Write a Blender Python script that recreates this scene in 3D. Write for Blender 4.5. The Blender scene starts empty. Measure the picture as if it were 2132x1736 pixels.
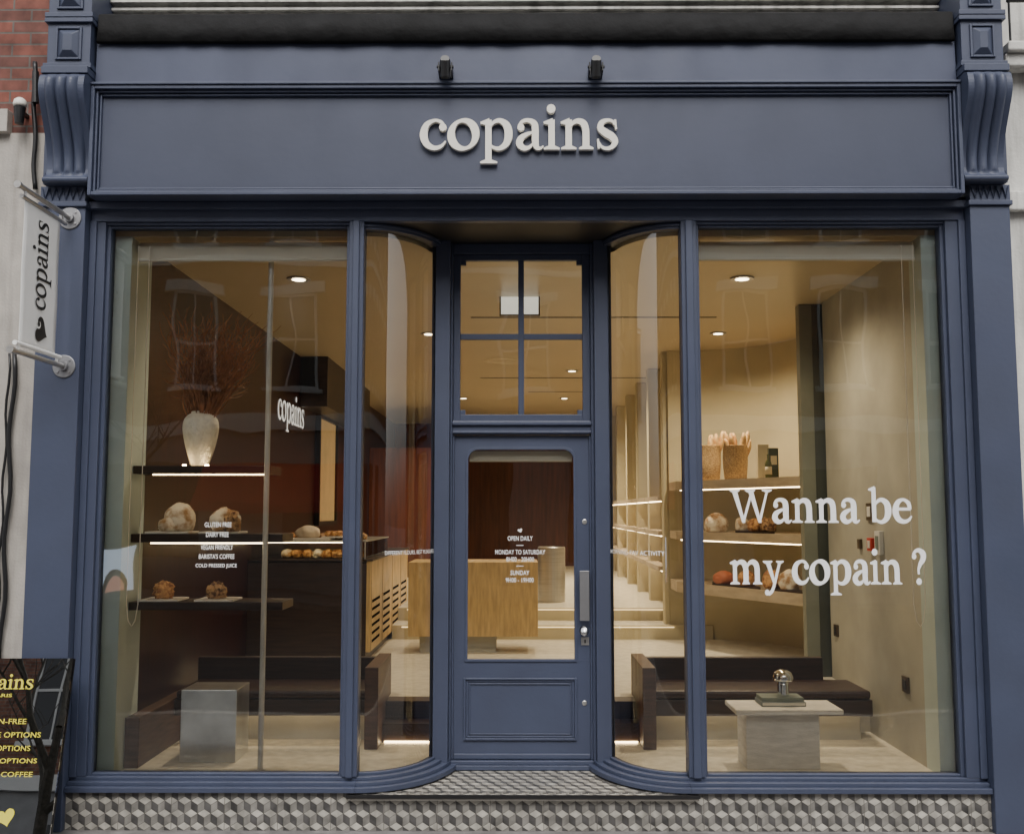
import bpy, bmesh, math, random
from mathutils import Vector, Matrix, noise
random.seed(7)
PI=math.pi
scene=bpy.context.scene
COL=scene.collection
# ------------------------------------------------ camera model (pixel sizes of the photo at 2132 x 1736)
F=2122.0; TH=math.radians(5.3); PS=math.atan(13/2122)
C=Vector((0,-6.07,1.605))
fh=Vector((-math.sin(PS),math.cos(PS),0)); RT=Vector((math.cos(PS),math.sin(PS),0)); Zv=Vector((0,0,1))
FW=fh*math.cos(TH)+Zv*math.sin(TH); UP=-fh*math.sin(TH)+Zv*math.cos(TH)
def ray(px,py): return FW+RT*((px-1066)/F)+UP*((868-py)/F)
def aY(px,py,Y):
    r=ray(px,py); return C+r*((Y-C.y)/r.y)
def aX(px,py,X):
    r=ray(px,py); return C+r*((X-C.x)/r.x)
def aZ(px,py,Z):
    r=ray(px,py); return C+r*((Z-C.z)/r.z)
def zy(py,Y): return aY(1079,py,Y).z
cam=bpy.data.cameras.new('camera'); co=bpy.data.objects.new('camera',cam); COL.objects.link(co)
co.location=C; co.rotation_euler=(PI/2+TH,0,PS); cam.sensor_width=36; cam.lens=36*F/2132; cam.clip_end=500; cam.clip_start=.05
scene.camera=co
# ------------------------------------------------ world
SUN_EL=math.radians(48); SUN_AZ=math.radians(180)
w=bpy.data.worlds.new('World'); scene.world=w; w.use_nodes=True
nt=w.node_tree; bg=nt.nodes['Background']
sky=nt.nodes.new('ShaderNodeTexSky'); sky.sky_type='NISHITA'; sky.sun_disc=False; sky.sun_elevation=SUN_EL; sky.sun_rotation=SUN_AZ; sky.dust_density=4; sky.air_density=1.2
hs=nt.nodes.new('ShaderNodeHueSaturation'); hs.inputs['Saturation'].default_value=.22; hs.inputs['Value'].default_value=1.75
nt.links.new(sky.outputs[0],hs.inputs['Color']); nt.links.new(hs.outputs[0],bg.inputs[0]); bg.inputs[1].default_value=.15
sl=bpy.data.lights.new('sun','SUN'); sl.energy=1.35; sl.angle=math.radians(30); sl.color=(1,.96,.9)
so=bpy.data.objects.new('sun',sl); COL.objects.link(so)
sd=Vector((.05,-.68,.95)).normalized(); so.rotation_euler=sd.to_track_quat('Z','Y').to_euler()
# ------------------------------------------------ materials
MATS={}
def M(name,col,rough=.5,metal=0,var=.12,scale=4,bump=0,bscale=60,emis=None,es=0,stretch=(1,1,1),spec=.5,dirt=0,coat=0,lamp=False,col2=None,streak=True):
    m=bpy.data.materials.new(name); m.use_nodes=True; n=m.node_tree.nodes; l=m.node_tree.links
    b=n['Principled BSDF']; b.inputs['Roughness'].default_value=rough; b.inputs['Metallic'].default_value=metal
    b.inputs['Specular IOR Level'].default_value=spec
    if coat: b.inputs['Coat Weight'].default_value=coat
    mp=n.new('ShaderNodeMapping'); mp.inputs['Scale'].default_value=stretch
    geo=n.new('ShaderNodeNewGeometry')
    l.new(geo.outputs['Position'],mp.inputs['Vector'])
    nz=n.new('ShaderNodeTexNoise'); nz.inputs['Scale'].default_value=scale; nz.inputs['Detail'].default_value=5; l.new(mp.outputs[0],nz.inputs['Vector'])
    cr=n.new('ShaderNodeValToRGB'); cr.color_ramp.elements[0].position=.3; cr.color_ramp.elements[1].position=.7
    if col2:
        cr.color_ramp.elements[0].position=.38; cr.color_ramp.elements[1].position=.58; cr.color_ramp.elements[0].color=tuple(col)+(1,); cr.color_ramp.elements[1].color=tuple(col2)+(1,)
    else:
        cr.color_ramp.elements[0].color=tuple(max(0,c*(1-var)) for c in col)+(1,); cr.color_ramp.elements[1].color=tuple(min(1,c*(1+var)) for c in col)+(1,)
    l.new(nz.outputs['Fac'],cr.inputs[0]); out=cr.outputs[0]
    if dirt:
        mp2=n.new('ShaderNodeMapping'); mp2.inputs['Scale'].default_value=(9,9,.9) if streak else (2.2,2.2,1.6); l.new(geo.outputs['Position'],mp2.inputs['Vector'])
        n2=n.new('ShaderNodeTexNoise'); n2.inputs['Scale'].default_value=1.6; n2.inputs['Detail'].default_value=8; l.new(mp2.outputs[0],n2.inputs['Vector'])
        c2=n.new('ShaderNodeValToRGB'); c2.color_ramp.elements[0].position=.45; c2.color_ramp.elements[1].position=.75; l.new(n2.outputs['Fac'],c2.inputs[0])
        mx=n.new('ShaderNodeMix'); mx.data_type='RGBA'; mx.inputs[7].default_value=tuple(c*.35 for c in col)+(1,)
        mm=n.new('ShaderNodeMath'); mm.operation='MULTIPLY'; mm.inputs[1].default_value=dirt; l.new(c2.outputs[0],mm.inputs[0]); l.new(mm.outputs[0],mx.inputs[0])
        l.new(out,mx.inputs[6]); out=mx.outputs[2]
        mr=n.new('ShaderNodeMapRange'); mr.inputs[3].default_value=max(.1,rough-.08); mr.inputs[4].default_value=min(1,rough+.2); l.new(n2.outputs['Fac'],mr.inputs[0]); l.new(mr.outputs[0],b.inputs['Roughness'])
    l.new(out,b.inputs['Base Color'])
    if bump:
        n3=n.new('ShaderNodeTexNoise'); n3.inputs['Scale'].default_value=bscale; n3.inputs['Detail'].default_value=5; l.new(mp.outputs[0],n3.inputs['Vector'])
        bp=n.new('ShaderNodeBump'); bp.inputs['Strength'].default_value=bump; bp.inputs['Distance'].default_value=.01; l.new(n3.outputs['Fac'],bp.inputs['Height']); l.new(bp.outputs[0],b.inputs['Normal'])
    if emis:
        b.inputs['Emission Color'].default_value=tuple(emis)+(1,); b.inputs['Emission Strength'].default_value=es
        if not lamp: m.cycles.emission_sampling='NONE'
    MATS[name]=m; return m
BLUE=(.050,.061,.103)
paint=M('blue_paint',BLUE,.42,var=.08,scale=2.5,bump=.09,bscale=30,dirt=.18,streak=False)
paint_d=M('blue_paint_panel',(.044,.053,.090),.45,var=.07,scale=1.5,bump=.06,bscale=22,dirt=.14,streak=False)
paint_u=M('blue_paint_skylit',(.056,.067,.112),.45,var=.08,scale=2,bump=.08,bscale=18,dirt=.2,spec=.4,streak=False)  # same blue made lighter, sky light on the upper band put into the colour
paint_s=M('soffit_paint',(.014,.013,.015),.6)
lead=M('lead_flashing',(.006,.006,.0065),.75,var=.6,scale=7,bump=.9,bscale=14,spec=.25)
cream=M('cream_letter',(.80,.77,.69),.5,var=.04)
whitev=M('white_vinyl',(.94,.94,.93),.5,var=.01,spec=.2)
yellow=M('yellow_vinyl',(.72,.64,.07),.5,var=.03)
blackv=M('black_vinyl',(.015,.015,.015),.5)
stucco=M('white_stucco',(.64,.63,.59),.8,var=.14,scale=3,bump=.3,bscale=50,dirt=.8)
stone=M('pale_stone',(.42,.39,.35),.85,var=.16,scale=5,bump=.3,bscale=70,dirt=.5)
blackm=M('black_metal',(.012,.012,.013),.4,var=.2)
steel=M('brushed_steel',(.55,.54,.52),.36,.85,var=.12,scale=3,stretch=(1,1,30),bump=.02)
steel2=M('galvanised_steel',(.66,.67,.66),.28,.92,var=.2,scale=5,bump=.12,bscale=5)
chrome=M('chrome',(.75,.75,.75),.06,1,var=.02)
dullst=M('dull_steel',(.3,.3,.31),.45,.8)
woodd=M('dark_walnut',(.030,.015,.009),.4,var=.35,scale=6,stretch=(.6,.6,8),bump=.06,bscale=20)
woodm=M('walnut_panel',(.08,.04,.023),.45,var=.3,scale=5,stretch=(1.2,1.2,9))
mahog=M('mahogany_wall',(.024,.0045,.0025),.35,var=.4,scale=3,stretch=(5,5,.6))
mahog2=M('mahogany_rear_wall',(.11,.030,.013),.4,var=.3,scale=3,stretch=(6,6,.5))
woodl=M('light_elm',(.58,.40,.17),.4,var=.22,scale=4,stretch=(9,1.5,1.2),bump=.03)
leather=M('brown_leather',(.030,.012,.008),.42,var=.2,scale=12,bump=.15,bscale=160)
plaster=M('limewash_plaster',(.41,.395,.33),.75,var=.2,scale=1.8,bump=.16,bscale=14)
plaster2=M('beige_plaster',(.54,.48,.32),.7,var=.09,scale=2)
ceilm=M('ceiling_plaster',(.53,.44,.29),.33,var=.03,scale=1.2)
floorm=M('pale_terrazzo',(.64,.60,.50),.5,var=.14,scale=14,bump=.02)
reveal=M('pale_green_reveal',(.50,.59,.57),.6,var=.05)
travert=M('travertine',(.68,.65,.59),.6,var=.14,scale=8,stretch=(1,1,5),bump=.5,bscale=40)
ceram=M('rough_ceramic',(.82,.77,.65),.8,var=.1,scale=30,bump=.6,bscale=60)
twig=M('willow_twig',(.27,.115,.05),.7,var=.45,scale=20)
bark=M('tree_bark',(.05,.045,.035),.9,var=.4,scale=20,bump=.6)
wicker=M('wicker',(.30,.17,.06),.7,scale=70,stretch=(1,1,2.2),bump=1,bscale=110,col2=(.68,.46,.20))
baguette=M('baguette_crust',(.42,.20,.06),.6,scale=26,bump=.4,col2=(.66,.44,.20))
flour=M('floured_crust',(.40,.23,.10),.85,scale=15,bump=1,bscale=22,col2=(.84,.76,.62))
crust=M('brown_crust',(.26,.10,.03),.6,scale=26,bump=.9,bscale=30,col2=(.66,.36,.13))
darkc=M('seeded_crust',(.09,.035,.015),.6,scale=34,bump=1,bscale=45,col2=(.50,.30,.14))
marble=M('white_plate',(.72,.68,.62),.3,var=.05)
booka=M('grey_green_cloth',(.16,.19,.16),.7); bookb=M('slate_cloth',(.2,.23,.23),.7); paper=M('paper_edge',(.6,.57,.5),.8)
red=M('red_plastic',(.5,.03,.02),.4); whitep=M('white_plastic',(.65,.64,.6),.4); brass=M('dark_bronze',(.12,.09,.06),.4,.8)
olive=M('olive_glass',(.10,.11,.03),.15); labelm=M('cream_paper',(.66,.56,.36),.6)
cloth=M('white_canvas',(.86,.855,.83),.8,var=.04,scale=6,bump=.08,bscale=120)
led=M('warm_led',(1,.8,.5),.5,emis=(1,.74,.42),es=16,lamp=True); ledw=M('warm_lamp_lens',(1,.8,.5),.5,emis=(1,.82,.56),es=14)
puck=M('puck_lens',(1,.8,.5),.5,emis=(1,.70,.36),es=90,lamp=True)
ledr=M('soft_step_led',(1,.8,.5),.5,emis=(1,.74,.42),es=2.4)
box_l=M('lit_sign_face',(.9,.9,.8),.5,emis=(1,.97,.86),es=.75,var=.02)
letl=M('lit_letter',(.7,.7,.7),.5,emis=(1,.97,.92),es=.8); scr=M('lit_amber_panel',(.4,.28,.12),.5,emis=(1,.62,.25),es=.2,var=.2)
blindm=M('cream_blind',(.66,.63,.54),.7,var=.03)
tarmac=M('asphalt',(.05,.05,.052),.9,var=.2,scale=20,bump=.3)
paving=M('grey_paving',(.17,.16,.155),.85,var=.3,scale=8,bump=.25,dirt=.3)
tc_=M('cream_tile',(.43,.41,.36),.35,var=.34,scale=10,dirt=.55); tg_=M('grey_tile',(.22,.21,.19),.35,var=.38,scale=12,dirt=.4); tk_=M('charcoal_tile',(.075,.072,.07),.35,var=.5,scale=12)
grout=M('grout',(.15,.14,.125),.9)
redaw=M('red_awning',(.42,.02,.015),.7); greys=M('grey_shopfront',(.22,.22,.22),.6); dkint=M('dark_interior',(.01,.01,.012),.2)
wht=M('white_window_paint',(.55,.55,.53),.6,var=.05)
adm=M('lit_poster',(.7,.8,.9),.5,emis=(.62,.75,.95),es=3.2,var=.03); skin_m=M('poster_face',(.6,.3,.22),.6,emis=(.9,.42,.3),es=2.0); hairm=M('poster_hair',(.08,.04,.03),.7,emis=(.15,.05,.03),es=.5)
shst=M('shelf_stone',(.50,.41,.29),.6,var=.15,scale=5,stretch=(1,1,4)); colm=M('grey_green_reflection',(.17,.18,.14),.5,var=.12); colk=M('black_green_reflection',(.045,.052,.042),.5); redc=M('red_crust',(.40,.12,.05),.5,var=.3); pale=M('pale_bread',(.6,.5,.38),.8); dkb=M('dark_box',(.05,.06,.03),.5)
polem=M('satin_pole',(.6,.6,.58),.4,.3); slotm=M('slot_black',(.006,.005,.004),.95,spec=0)
def brickmat(name,c1,c2,mor,sc=1):
    m=bpy.data.materials.new(name); m.use_nodes=True; n=m.node_tree.nodes; l=m.node_tree.links; b=n['Principled BSDF']; b.inputs['Roughness'].default_value=.85
    g=n.new('ShaderNodeNewGeometry'); s=n.new('ShaderNodeSeparateXYZ'); l.new(g.outputs['Position'],s.inputs[0]); c=n.new('ShaderNodeCombineXYZ'); l.new(s.outputs[0],c.inputs[0]); l.new(s.outputs[2],c.inputs[1])
    br=n.new('ShaderNodeTexBrick'); br.inputs['Scale'].default_value=1; br.inputs['Brick Width'].default_value=.225*sc; br.inputs['Row Height'].default_value=.075*sc; br.inputs['Mortar Size'].default_value=.006*sc
    br.inputs['Color1'].default_value=c1+(1,); br.inputs['Color2'].default_value=c2+(1,); br.inputs['Mortar'].default_value=mor+(1,); l.new(c.outputs[0],br.inputs['Vector'])
    nz=n.new('ShaderNodeTexNoise'); nz.inputs['Scale'].default_value=9; nz.inputs['Detail'].default_value=8; l.new(g.outputs['Position'],nz.inputs['Vector'])
    mx=n.new('ShaderNodeMix'); mx.data_type='RGBA'; mx.blend_type='MULTIPLY'; mx.inputs[0].default_value=.8; l.new(br.outputs[0],mx.inputs[6])
    cr=n.new('ShaderNodeValToRGB'); cr.color_ramp.elements[0].position=.3; cr.color_ramp.elements[0].color=(.3,.3,.3,1); cr.color_ramp.elements[1].position=.7; l.new(nz.outputs['Fac'],cr.inputs[0]); l.new(cr.outputs[0],mx.inputs[7])
    l.new(mx.outputs[2],b.inputs['Base Color']); bp=n.new('ShaderNodeBump'); bp.inputs['Strength'].default_value=.6; bp.inputs['Distance'].default_value=.01; bp.invert=True; l.new(br.outputs['Fac'],bp.inputs['Height']); l.new(bp.outputs[0],b.inputs['Normal'])
    return m
brick=brickmat('red_brick',(.30,.10,.07),(.13,.06,.05),(.16,.14,.125))
brick2=brickmat('dark_brick',(.30,.14,.09),(.2,.09,.06),(.22,.2,.18))
def glassmat(name,k=1.7,add=.02,tint=(.93,.95,.93),wob=.03):
    m=bpy.data.materials.new(name); m.use_nodes=True; n=m.node_tree.nodes; l=m.node_tree.links; n.remove(n['Principled BSDF']); o=n['Material Output']
    t=n.new('ShaderNodeBsdfTransparent'); t.inputs[0].default_value=tint+(1,); g=n.new('ShaderNodeBsdfGlossy'); g.inputs['Roughness'].default_value=.0
    fr=n.new('ShaderNodeFresnel'); fr.inputs[0].default_value=1.5; ma=n.new('ShaderNodeMath'); ma.operation='MULTIPLY_ADD'; ma.inputs[1].default_value=k; ma.inputs[2].default_value=add; ma.use_clamp=True
    l.new(fr.outputs[0],ma.inputs[0]); mx=n.new('ShaderNodeMixShader'); l.new(ma.outputs[0],mx.inputs[0]); l.new(t.outputs[0],mx.inputs[1]); l.new(g.outputs[0],mx.inputs[2]); l.new(mx.outputs[0],o.inputs[0])
    nz=n.new('ShaderNodeTexNoise'); nz.inputs['Scale'].default_value=1.6; nz.inputs['Detail'].default_value=1; bp=n.new('ShaderNodeBump'); bp.inputs['Strength'].default_value=wob; bp.inputs['Distance'].default_value=.05
    ge=n.new('ShaderNodeNewGeometry'); l.new(ge.outputs['Position'],nz.inputs['Vector']); l.new(nz.outputs['Fac'],bp.inputs['Height']); l.new(bp.outputs[0],g.inputs['Normal'])
    return m
glass=glassmat('window_glass',1.8,.04,wob=.07); cglass=glassmat('curved_glass',1.1,.07,wob=.08); case_glass=glassmat('case_glass',1.0,0)
mirror=glassmat('dark_reflective_glass',3,.55,(.4,.4,.4))
# ------------------------------------------------ mesh builder
class MB:
    def __init__(s): s.v=[]; s.f=[]; s.m=[]
    def add(s,vs,fs,mi=0):
        k=len(s.v); s.v+= [Vector(a) for a in vs]; s.f+=[tuple(i+k for i in f) for f in fs]; s.m+=[mi]*len(fs); return s
    def box(s,x0,x1,y0,y1,z0,z1,mi=0):
        if x0>x1:x0,x1=x1,x0
        if y0>y1:y0,y1=y1,y0
        if z0>z1:z0,z1=z1,z0
        return s.add([(x0,y0,z0),(x1,y0,z0),(x1,y1,z0),(x0,y1,z0),(x0,y0,z1),(x1,y0,z1),(x1,y1,z1),(x0,y1,z1)],[(0,3,2,1),(4,5,6,7),(0,1,5,4),(1,2,6,5),(2,3,7,6),(3,0,4,7)],mi)
    def prism(s,pts,off,mi=0,back=True):
        n=len(pts); off=Vector(off); a=[Vector(p) for p in pts]
        fs=[tuple(range(n))]+[(i,i+n,(i+1)%n+n,(i+1)%n) for i in range(n)]
        if back: fs.append(tuple(range(2*n-1,n-1,-1)))
        return s.add(a+[p+off for p in a],fs,mi)
    def tube(s,pts,r,n=8,mi=0):
        pts=[Vector(p) for p in pts]; rs=r if isinstance(r,(list,tuple)) else [r]*len(pts); vs=[];fs=[]
        ref=Vector((.31,.22,.93)).normalized()
        for i,p in enumerate(pts):
            d=(pts[min(i+1,len(pts)-1)]-pts[max(i-1,0)]).normalized()
            a=d.cross(ref)
            if a.length<.05: a=d.cross(Vector((1,0,0)))
            a.normalize(); b=d.cross(a)
            for k in range(n): t=2*PI*k/n; vs.append(p+(a*math.cos(t)+b*math.sin(t))*rs[i])
        for i in range(len(pts)-1):
            for k in range(n): fs.append((i*n+k,i*n+(k+1)%n,(i+1)*n+(k+1)%n,(i+1)*n+k))
        fs.append(tuple(range(n-1,-1,-1))); fs.append(tuple((len(pts)-1)*n+k for k in range(n)))
        return s.add(vs,fs,mi)
    def lathe(s,prof,c,n=28,mi=0,axis='Z'):
        vs=[];fs=[];c=Vector(c)
        for r,h in prof:
            for k in range(n):
                t=2*PI*k/n
                if axis=='Z': vs.append(c+Vector((r*math.cos(t),r*math.sin(t),h)))
                elif axis=='Y': vs.append(c+Vector((r*math.cos(t),-h,r*math.sin(t))))
                else: vs.append(c+Vector((h,r*math.cos(t),r*math.sin(t))))
        for i in range(len(prof)-1):
            for k in range(n): fs.append((i*n+k,i*n+(k+1)%n,(i+1)*n+(k+1)%n,(i+1)*n+k))
        fs.append(tuple(range(n-1,-1,-1))); fs.append(tuple((len(prof)-1)*n+k for k in range(n)))
        return s.add(vs,fs,mi)
    def frame(s,x0,x1,z0,z1,w,y0,y1,mi=0):
        s.box(x0,x0+w,y0,y1,z0,z1,mi); s.box(x1-w,x1,y0,y1,z0,z1,mi); s.box(x0+w,x1-w,y0,y1,z0,z0+w,mi); s.box(x0+w,x1-w,y0,y1,z1-w,z1,mi); return s
    def build(s,name,mats,parent=None,smooth=False,bevel=0,kind=None,recalc=True):
        if not isinstance(mats,(list,tuple)): mats=[mats]
        if parent is not None: L=WL[parent.name]
        else:
            xs=[v.x for v in s.v]; ys=[v.y for v in s.v]; zs=[v.z for v in s.v]; L=Vector(((min(xs)+max(xs))/2,(min(ys)+max(ys))/2,min(zs)))
        me=bpy.data.meshes.new(name); me.from_pydata([tuple(v-L) for v in s.v],[],s.f)
        for m in mats: me.materials.append(m)
        for p,mi in zip(me.polygons,s.m): p.material_index=mi; p.use_smooth=bool(smooth)
        if recalc:
            bm=bmesh.new(); bm.from_mesh(me); bmesh.ops.recalc_face_normals(bm,faces=bm.faces); bm.to_mesh(me); bm.free()
        o=bpy.data.objects.new(name,me); COL.objects.link(o)
        if parent is not None: o.parent=parent; WL[o.name]=L
        else: o.location=L; WL[o.name]=L
        if bevel:
            b=o.modifiers.new('bevel','BEVEL'); b.width=bevel; b.segments=2; b.limit_method='ANGLE'; b.angle_limit=math.radians(40)
        if kind: o['kind']=kind
        return o
WL={}
def tag(o,label,cat,group=None):
    o['label']=label; o['category']=cat
    if group:o['group']=group
    return o
def thing(name,loc,label,cat,group=None):
    o=bpy.data.objects.new(name,None); o.empty_display_size=.1; o.location=loc; COL.objects.link(o); WL[o.name]=Vector(loc); return tag(o,label,cat,group)
# ------------------------------------------------ serif lettering
def st(x0,x1,y0,y1): return ('p',[(x0,y0),(x1,y0),(x1,y1),(x0,y1)])
def sf(x0,x1,y,s0,s1,u=1): return ('p',[(x0,y),(x1,y),(x1,y+.055*u),(s1,y+.12*u),(s0,y+.12*u),(x0,y+.055*u)])
def flag(x,s1,y): return ('p',[(x,y-.15),(s1,y-.22),(s1,y+.03),(x,y-.09)])
bowl=[(.32,.74,.05),(.46,.9,.1),(.66,.95,.14),(.88,.8,.22),(.95,.5,.25),(.87,.2,.2),(.66,.04,.13),(.46,.06,.09),(.32,.16,.07)]
def arch(d): return ('r',[(.3+d,.70,.06),(.42+d,.87,.11),(.60+d,.93,.16),(.77+d,.85,.21),(.84+d,.66,.21),(.85+d,.4,.21),(.85+d,.03,.21)])
ring=[]
for k in range(25):
    t=2*PI*k/24; ring.append((.52+.41*math.cos(t),.5+.46*math.sin(t),.10+.15*abs(math.cos(t-.35))**1.6))
G={'i':(.56,[st(.16,.37,.02,.98),flag(.0,.3,1.0),sf(0,.53,0,.15,.38),('c',.25,1.34,.145)]),
'n':(1.16,[st(.17,.38,.02,.98),flag(.01,.3,1.0),sf(.02,.53,0,.16,.39),arch(0),sf(.62,1.1,0,.74,.96)]),
'm':(1.76,[st(.17,.38,.02,.98),flag(.01,.3,1.0),sf(.02,.53,0,.16,.39),arch(0),sf(.66,1.04,0,.74,.96),arch(.6),sf(1.22,1.7,0,1.34,1.56)]),
'p':(1.16,[st(.17,.38,-.43,.98),flag(.01,.3,1.0),sf(.0,.57,-.45,.16,.39),('r',bowl)]),
'b':(1.14,[st(.15,.35,.03,1.48),flag(-.01,.3,1.5),('r',[(x-.02,y,w) for x,y,w in bowl])]),
'o':(1.08,[('r',ring)]),
'c':(.95,[('c',.78,.74,.125),('r',[(.82,.8,.08),(.7,.92,.1),(.5,.96,.09),(.24,.82,.17),(.14,.5,.24),(.24,.2,.2),(.48,.06,.14),(.72,.11,.1),(.88,.28,.04)])]),
'a':(.96,[('c',.2,.73,.115),('r',[(.13,.78,.07),(.25,.92,.1),(.45,.96,.12),(.64,.86,.19),(.68,.65,.21),(.68,.3,.21),(.72,.09,.17),(.84,.04,.09),(.95,.12,.03)]),('r',[(.66,.58,.05),(.42,.51,.11),(.21,.38,.18),(.15,.2,.21),(.27,.06,.17),(.45,.06,.11),(.64,.22,.05)])]),
's':(.84,[('r',[(.66,.8,.05),(.58,.92,.08),(.42,.96,.1),(.22,.88,.16),(.18,.7,.2),(.35,.55,.23),(.56,.42,.23),(.66,.25,.19),(.55,.08,.13),(.36,.03,.1),(.2,.1,.08),(.11,.25,.05)]),('p',[(.63,.98),(.7,.98),(.73,.66),(.67,.66)]),('p',[(.06,.34),(.12,.34),(.15,.02),(.08,.02)])]),
'e':(.99,[('r',[(.2,.57,.09),(.5,.57,.09),(.86,.57,.09)]),('r',[(.83,.55,.13),(.77,.82,.14),(.52,.96,.09),(.26,.84,.17),(.14,.5,.23),(.25,.18,.2),(.5,.05,.14),(.74,.1,.1),(.91,.28,.04)])]),
'W':(2.02,[('p',[(.1,1.36),(.35,1.36),(.74,.0),(.6,.0)]),('p',[(.58,.02),(.7,.0),(1.07,1.1),(.97,1.16)]),('p',[(.88,1.36),(1.13,1.36),(1.52,0),(1.38,0)]),('p',[(1.36,.02),(1.48,0),(1.88,1.36),(1.77,1.36)]),sf(0,.5,1.38,.12,.34,-1),sf(.74,1.24,1.38,.87,1.1,-1),sf(1.56,2.04,1.38,1.76,1.88,-1)]),
'y':(1.08,[('p',[(.13,.95),(.38,.95),(.67,.0),(.54,.0)]),('r',[(.9,.93,.1),(.72,.4,.1),(.56,-.08,.11),(.42,-.32,.11),(.26,-.42,.09)]),('c',.2,-.34,.12),sf(0,.5,.98,.12,.38,-1),sf(.7,1.1,.98,.83,.97,-1)]),
'?':(.85,[('c',.17,1.16,.12),('r',[(.12,1.2,.08),(.22,1.36,.1),(.43,1.42,.14),(.64,1.28,.22),(.64,1.06,.21),(.48,.84,.15),(.39,.62,.09),(.39,.42,.07)]),('c',.39,.12,.14)]),
' ':(.45,[])}
BOLD=1.0
def crom(P,sub=6):
    out=[]; n=len(P)
    for i in range(n-1):
        p0=P[max(i-1,0)];p1=P[i];p2=P[i+1];p3=P[min(i+2,n-1)]
        for k in range(sub):
            t=k/sub; out.append(tuple(.5*((2*p1[j])+(-p0[j]+p2[j])*t+(2*p0[j]-5*p1[j]+4*p2[j]-p3[j])*t*t+(-p0[j]+3*p1[j]-3*p2[j]+p3[j])*t**3) for j in range(len(p1))))
    out.append(P[-1]); return out
def glyph(mb,ch,x,size,org,du,dv,depth,sx=1,lay=.0004,mi=0):
    org=Vector(org);du=Vector(du);dv=Vector(dv);nn=du.cross(dv)
    for k,op in enumerate(G[ch][1]):
        def P(a,b,e=0): return org+du*((x+a)*size*sx)+dv*(b*size)+nn*(depth+k*lay+e)
        off=-nn*(depth+k*lay) if depth>0 else None
        if op[0]=='r':
            pts=crom(op[1]); Lp=[];Rp=[]
            for i,(a,b,wd) in enumerate(pts):
                wd=wd*BOLD+(BOLD-1)*.1
                q0=pts[max(i-1,0)];q1=pts[min(i+1,len(pts)-1)]; tx=q1[0]-q0[0];ty=q1[1]-q0[1]; ll=math.hypot(tx,ty) or 1
                if op[1] is ring and i in(0,len(pts)-1): tx,ty,ll=0,1,1
                nx,ny=-ty/ll,tx/ll; Lp.append((a+nx*wd/2,b+ny*wd/2)); Rp.append((a-nx*wd/2,b-ny*wd/2))
            m=len(pts)
            vs=[P(*p) for p in Lp]+[P(*p) for p in Rp]; fs=[(i,i+m,i+m+1,i+1) for i in range(m-1)]
            if off is not None:
                vs+= [v+off for v in vs]; fs+= [(i,i+1,i+1+2*m,i+2*m) for i in range(m-1)]+[(i+m,i+3*m,i+3*m+1,i+m+1) for i in range(m-1)]+[(0,2*m,3*m,m),(m-1,2*m-1,4*m-1,3*m-1)]
            mb.add(vs,fs,mi)
        else:
            pp=op[1] if op[0]=='p' else [(op[1]+op[3]*math.cos(2*PI*i/24),op[2]+op[3]*math.sin(2*PI*i/24)) for i in range(24)]
            vs=[P(*p) for p in pp]
            if off is None: mb.add(vs,[tuple(range(len(vs)))],mi)
            else: mb.prism(vs,off,mi,back=False)
def twidth(t): return sum(G[c][0] for c in t)
def serif(mb,t,org,du,dv,size,width,depth=0,mi=0,lay=.0003):
    sx=width/(twidth(t)*size); x=0
    for c in t: glyph(mb,c,x,size,org,du,dv,depth,sx,lay,mi); x+=G[c][0]
def sans(t,bold=.006,spacing=1.03):
    cu=bpy.data.curves.new('t','FONT'); cu.body=t; cu.offset=bold; cu.space_character=spacing; cu.resolution_u=3
    o=bpy.data.objects.new('t',cu); COL.objects.link(o); dg=bpy.context.evaluated_depsgraph_get(); dg.update()
    me=bpy.data.meshes.new_from_object(o.evaluated_get(dg)); vs=[v.co.copy() for v in me.vertices]; fs=[tuple(p.vertices) for p in me.polygons]
    bpy.data.objects.remove(o); bpy.data.meshes.remove(me)
    x0=min(v.x for v in vs);x1=max(v.x for v in vs);y0=min(v.y for v in vs);y1=max(v.y for v in vs)
    return [((v.x-x0)/(x1-x0),(v.y-y0)/(y1-y0)) for v in vs],fs
def sans_on(mb,t,x0,x1,yc,h,Y,mi=0):
    vs,fs=sans(t); a=aY(x0,yc+h/2,Y); b=aY(x1,yc-h/2,Y)
    mb.add([(a.x+(b.x-a.x)*u,Y,a.z+(b.z-a.z)*v) for u,v in vs],fs,mi)
def heart(mb,c,du,dv,s,mi=0,rot=0):
    c=Vector(c);du=Vector(du);dv=Vector(dv); du,dv=du*math.cos(rot)+dv*math.sin(rot),dv*math.cos(rot)-du*math.sin(rot); pts=[]
    for k in range(32):
        t=-2*PI*k/32; pts.append(c+du*(s*16*math.sin(t)**3/32)+dv*(s*(13*math.cos(t)-5*math.cos(2*t)-2*math.cos(3*t)-math.cos(4*t))/32))
    mb.add([c]+pts,[(0,k+1,(k+1)%32+1) for k in range(32)],mi)
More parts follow.
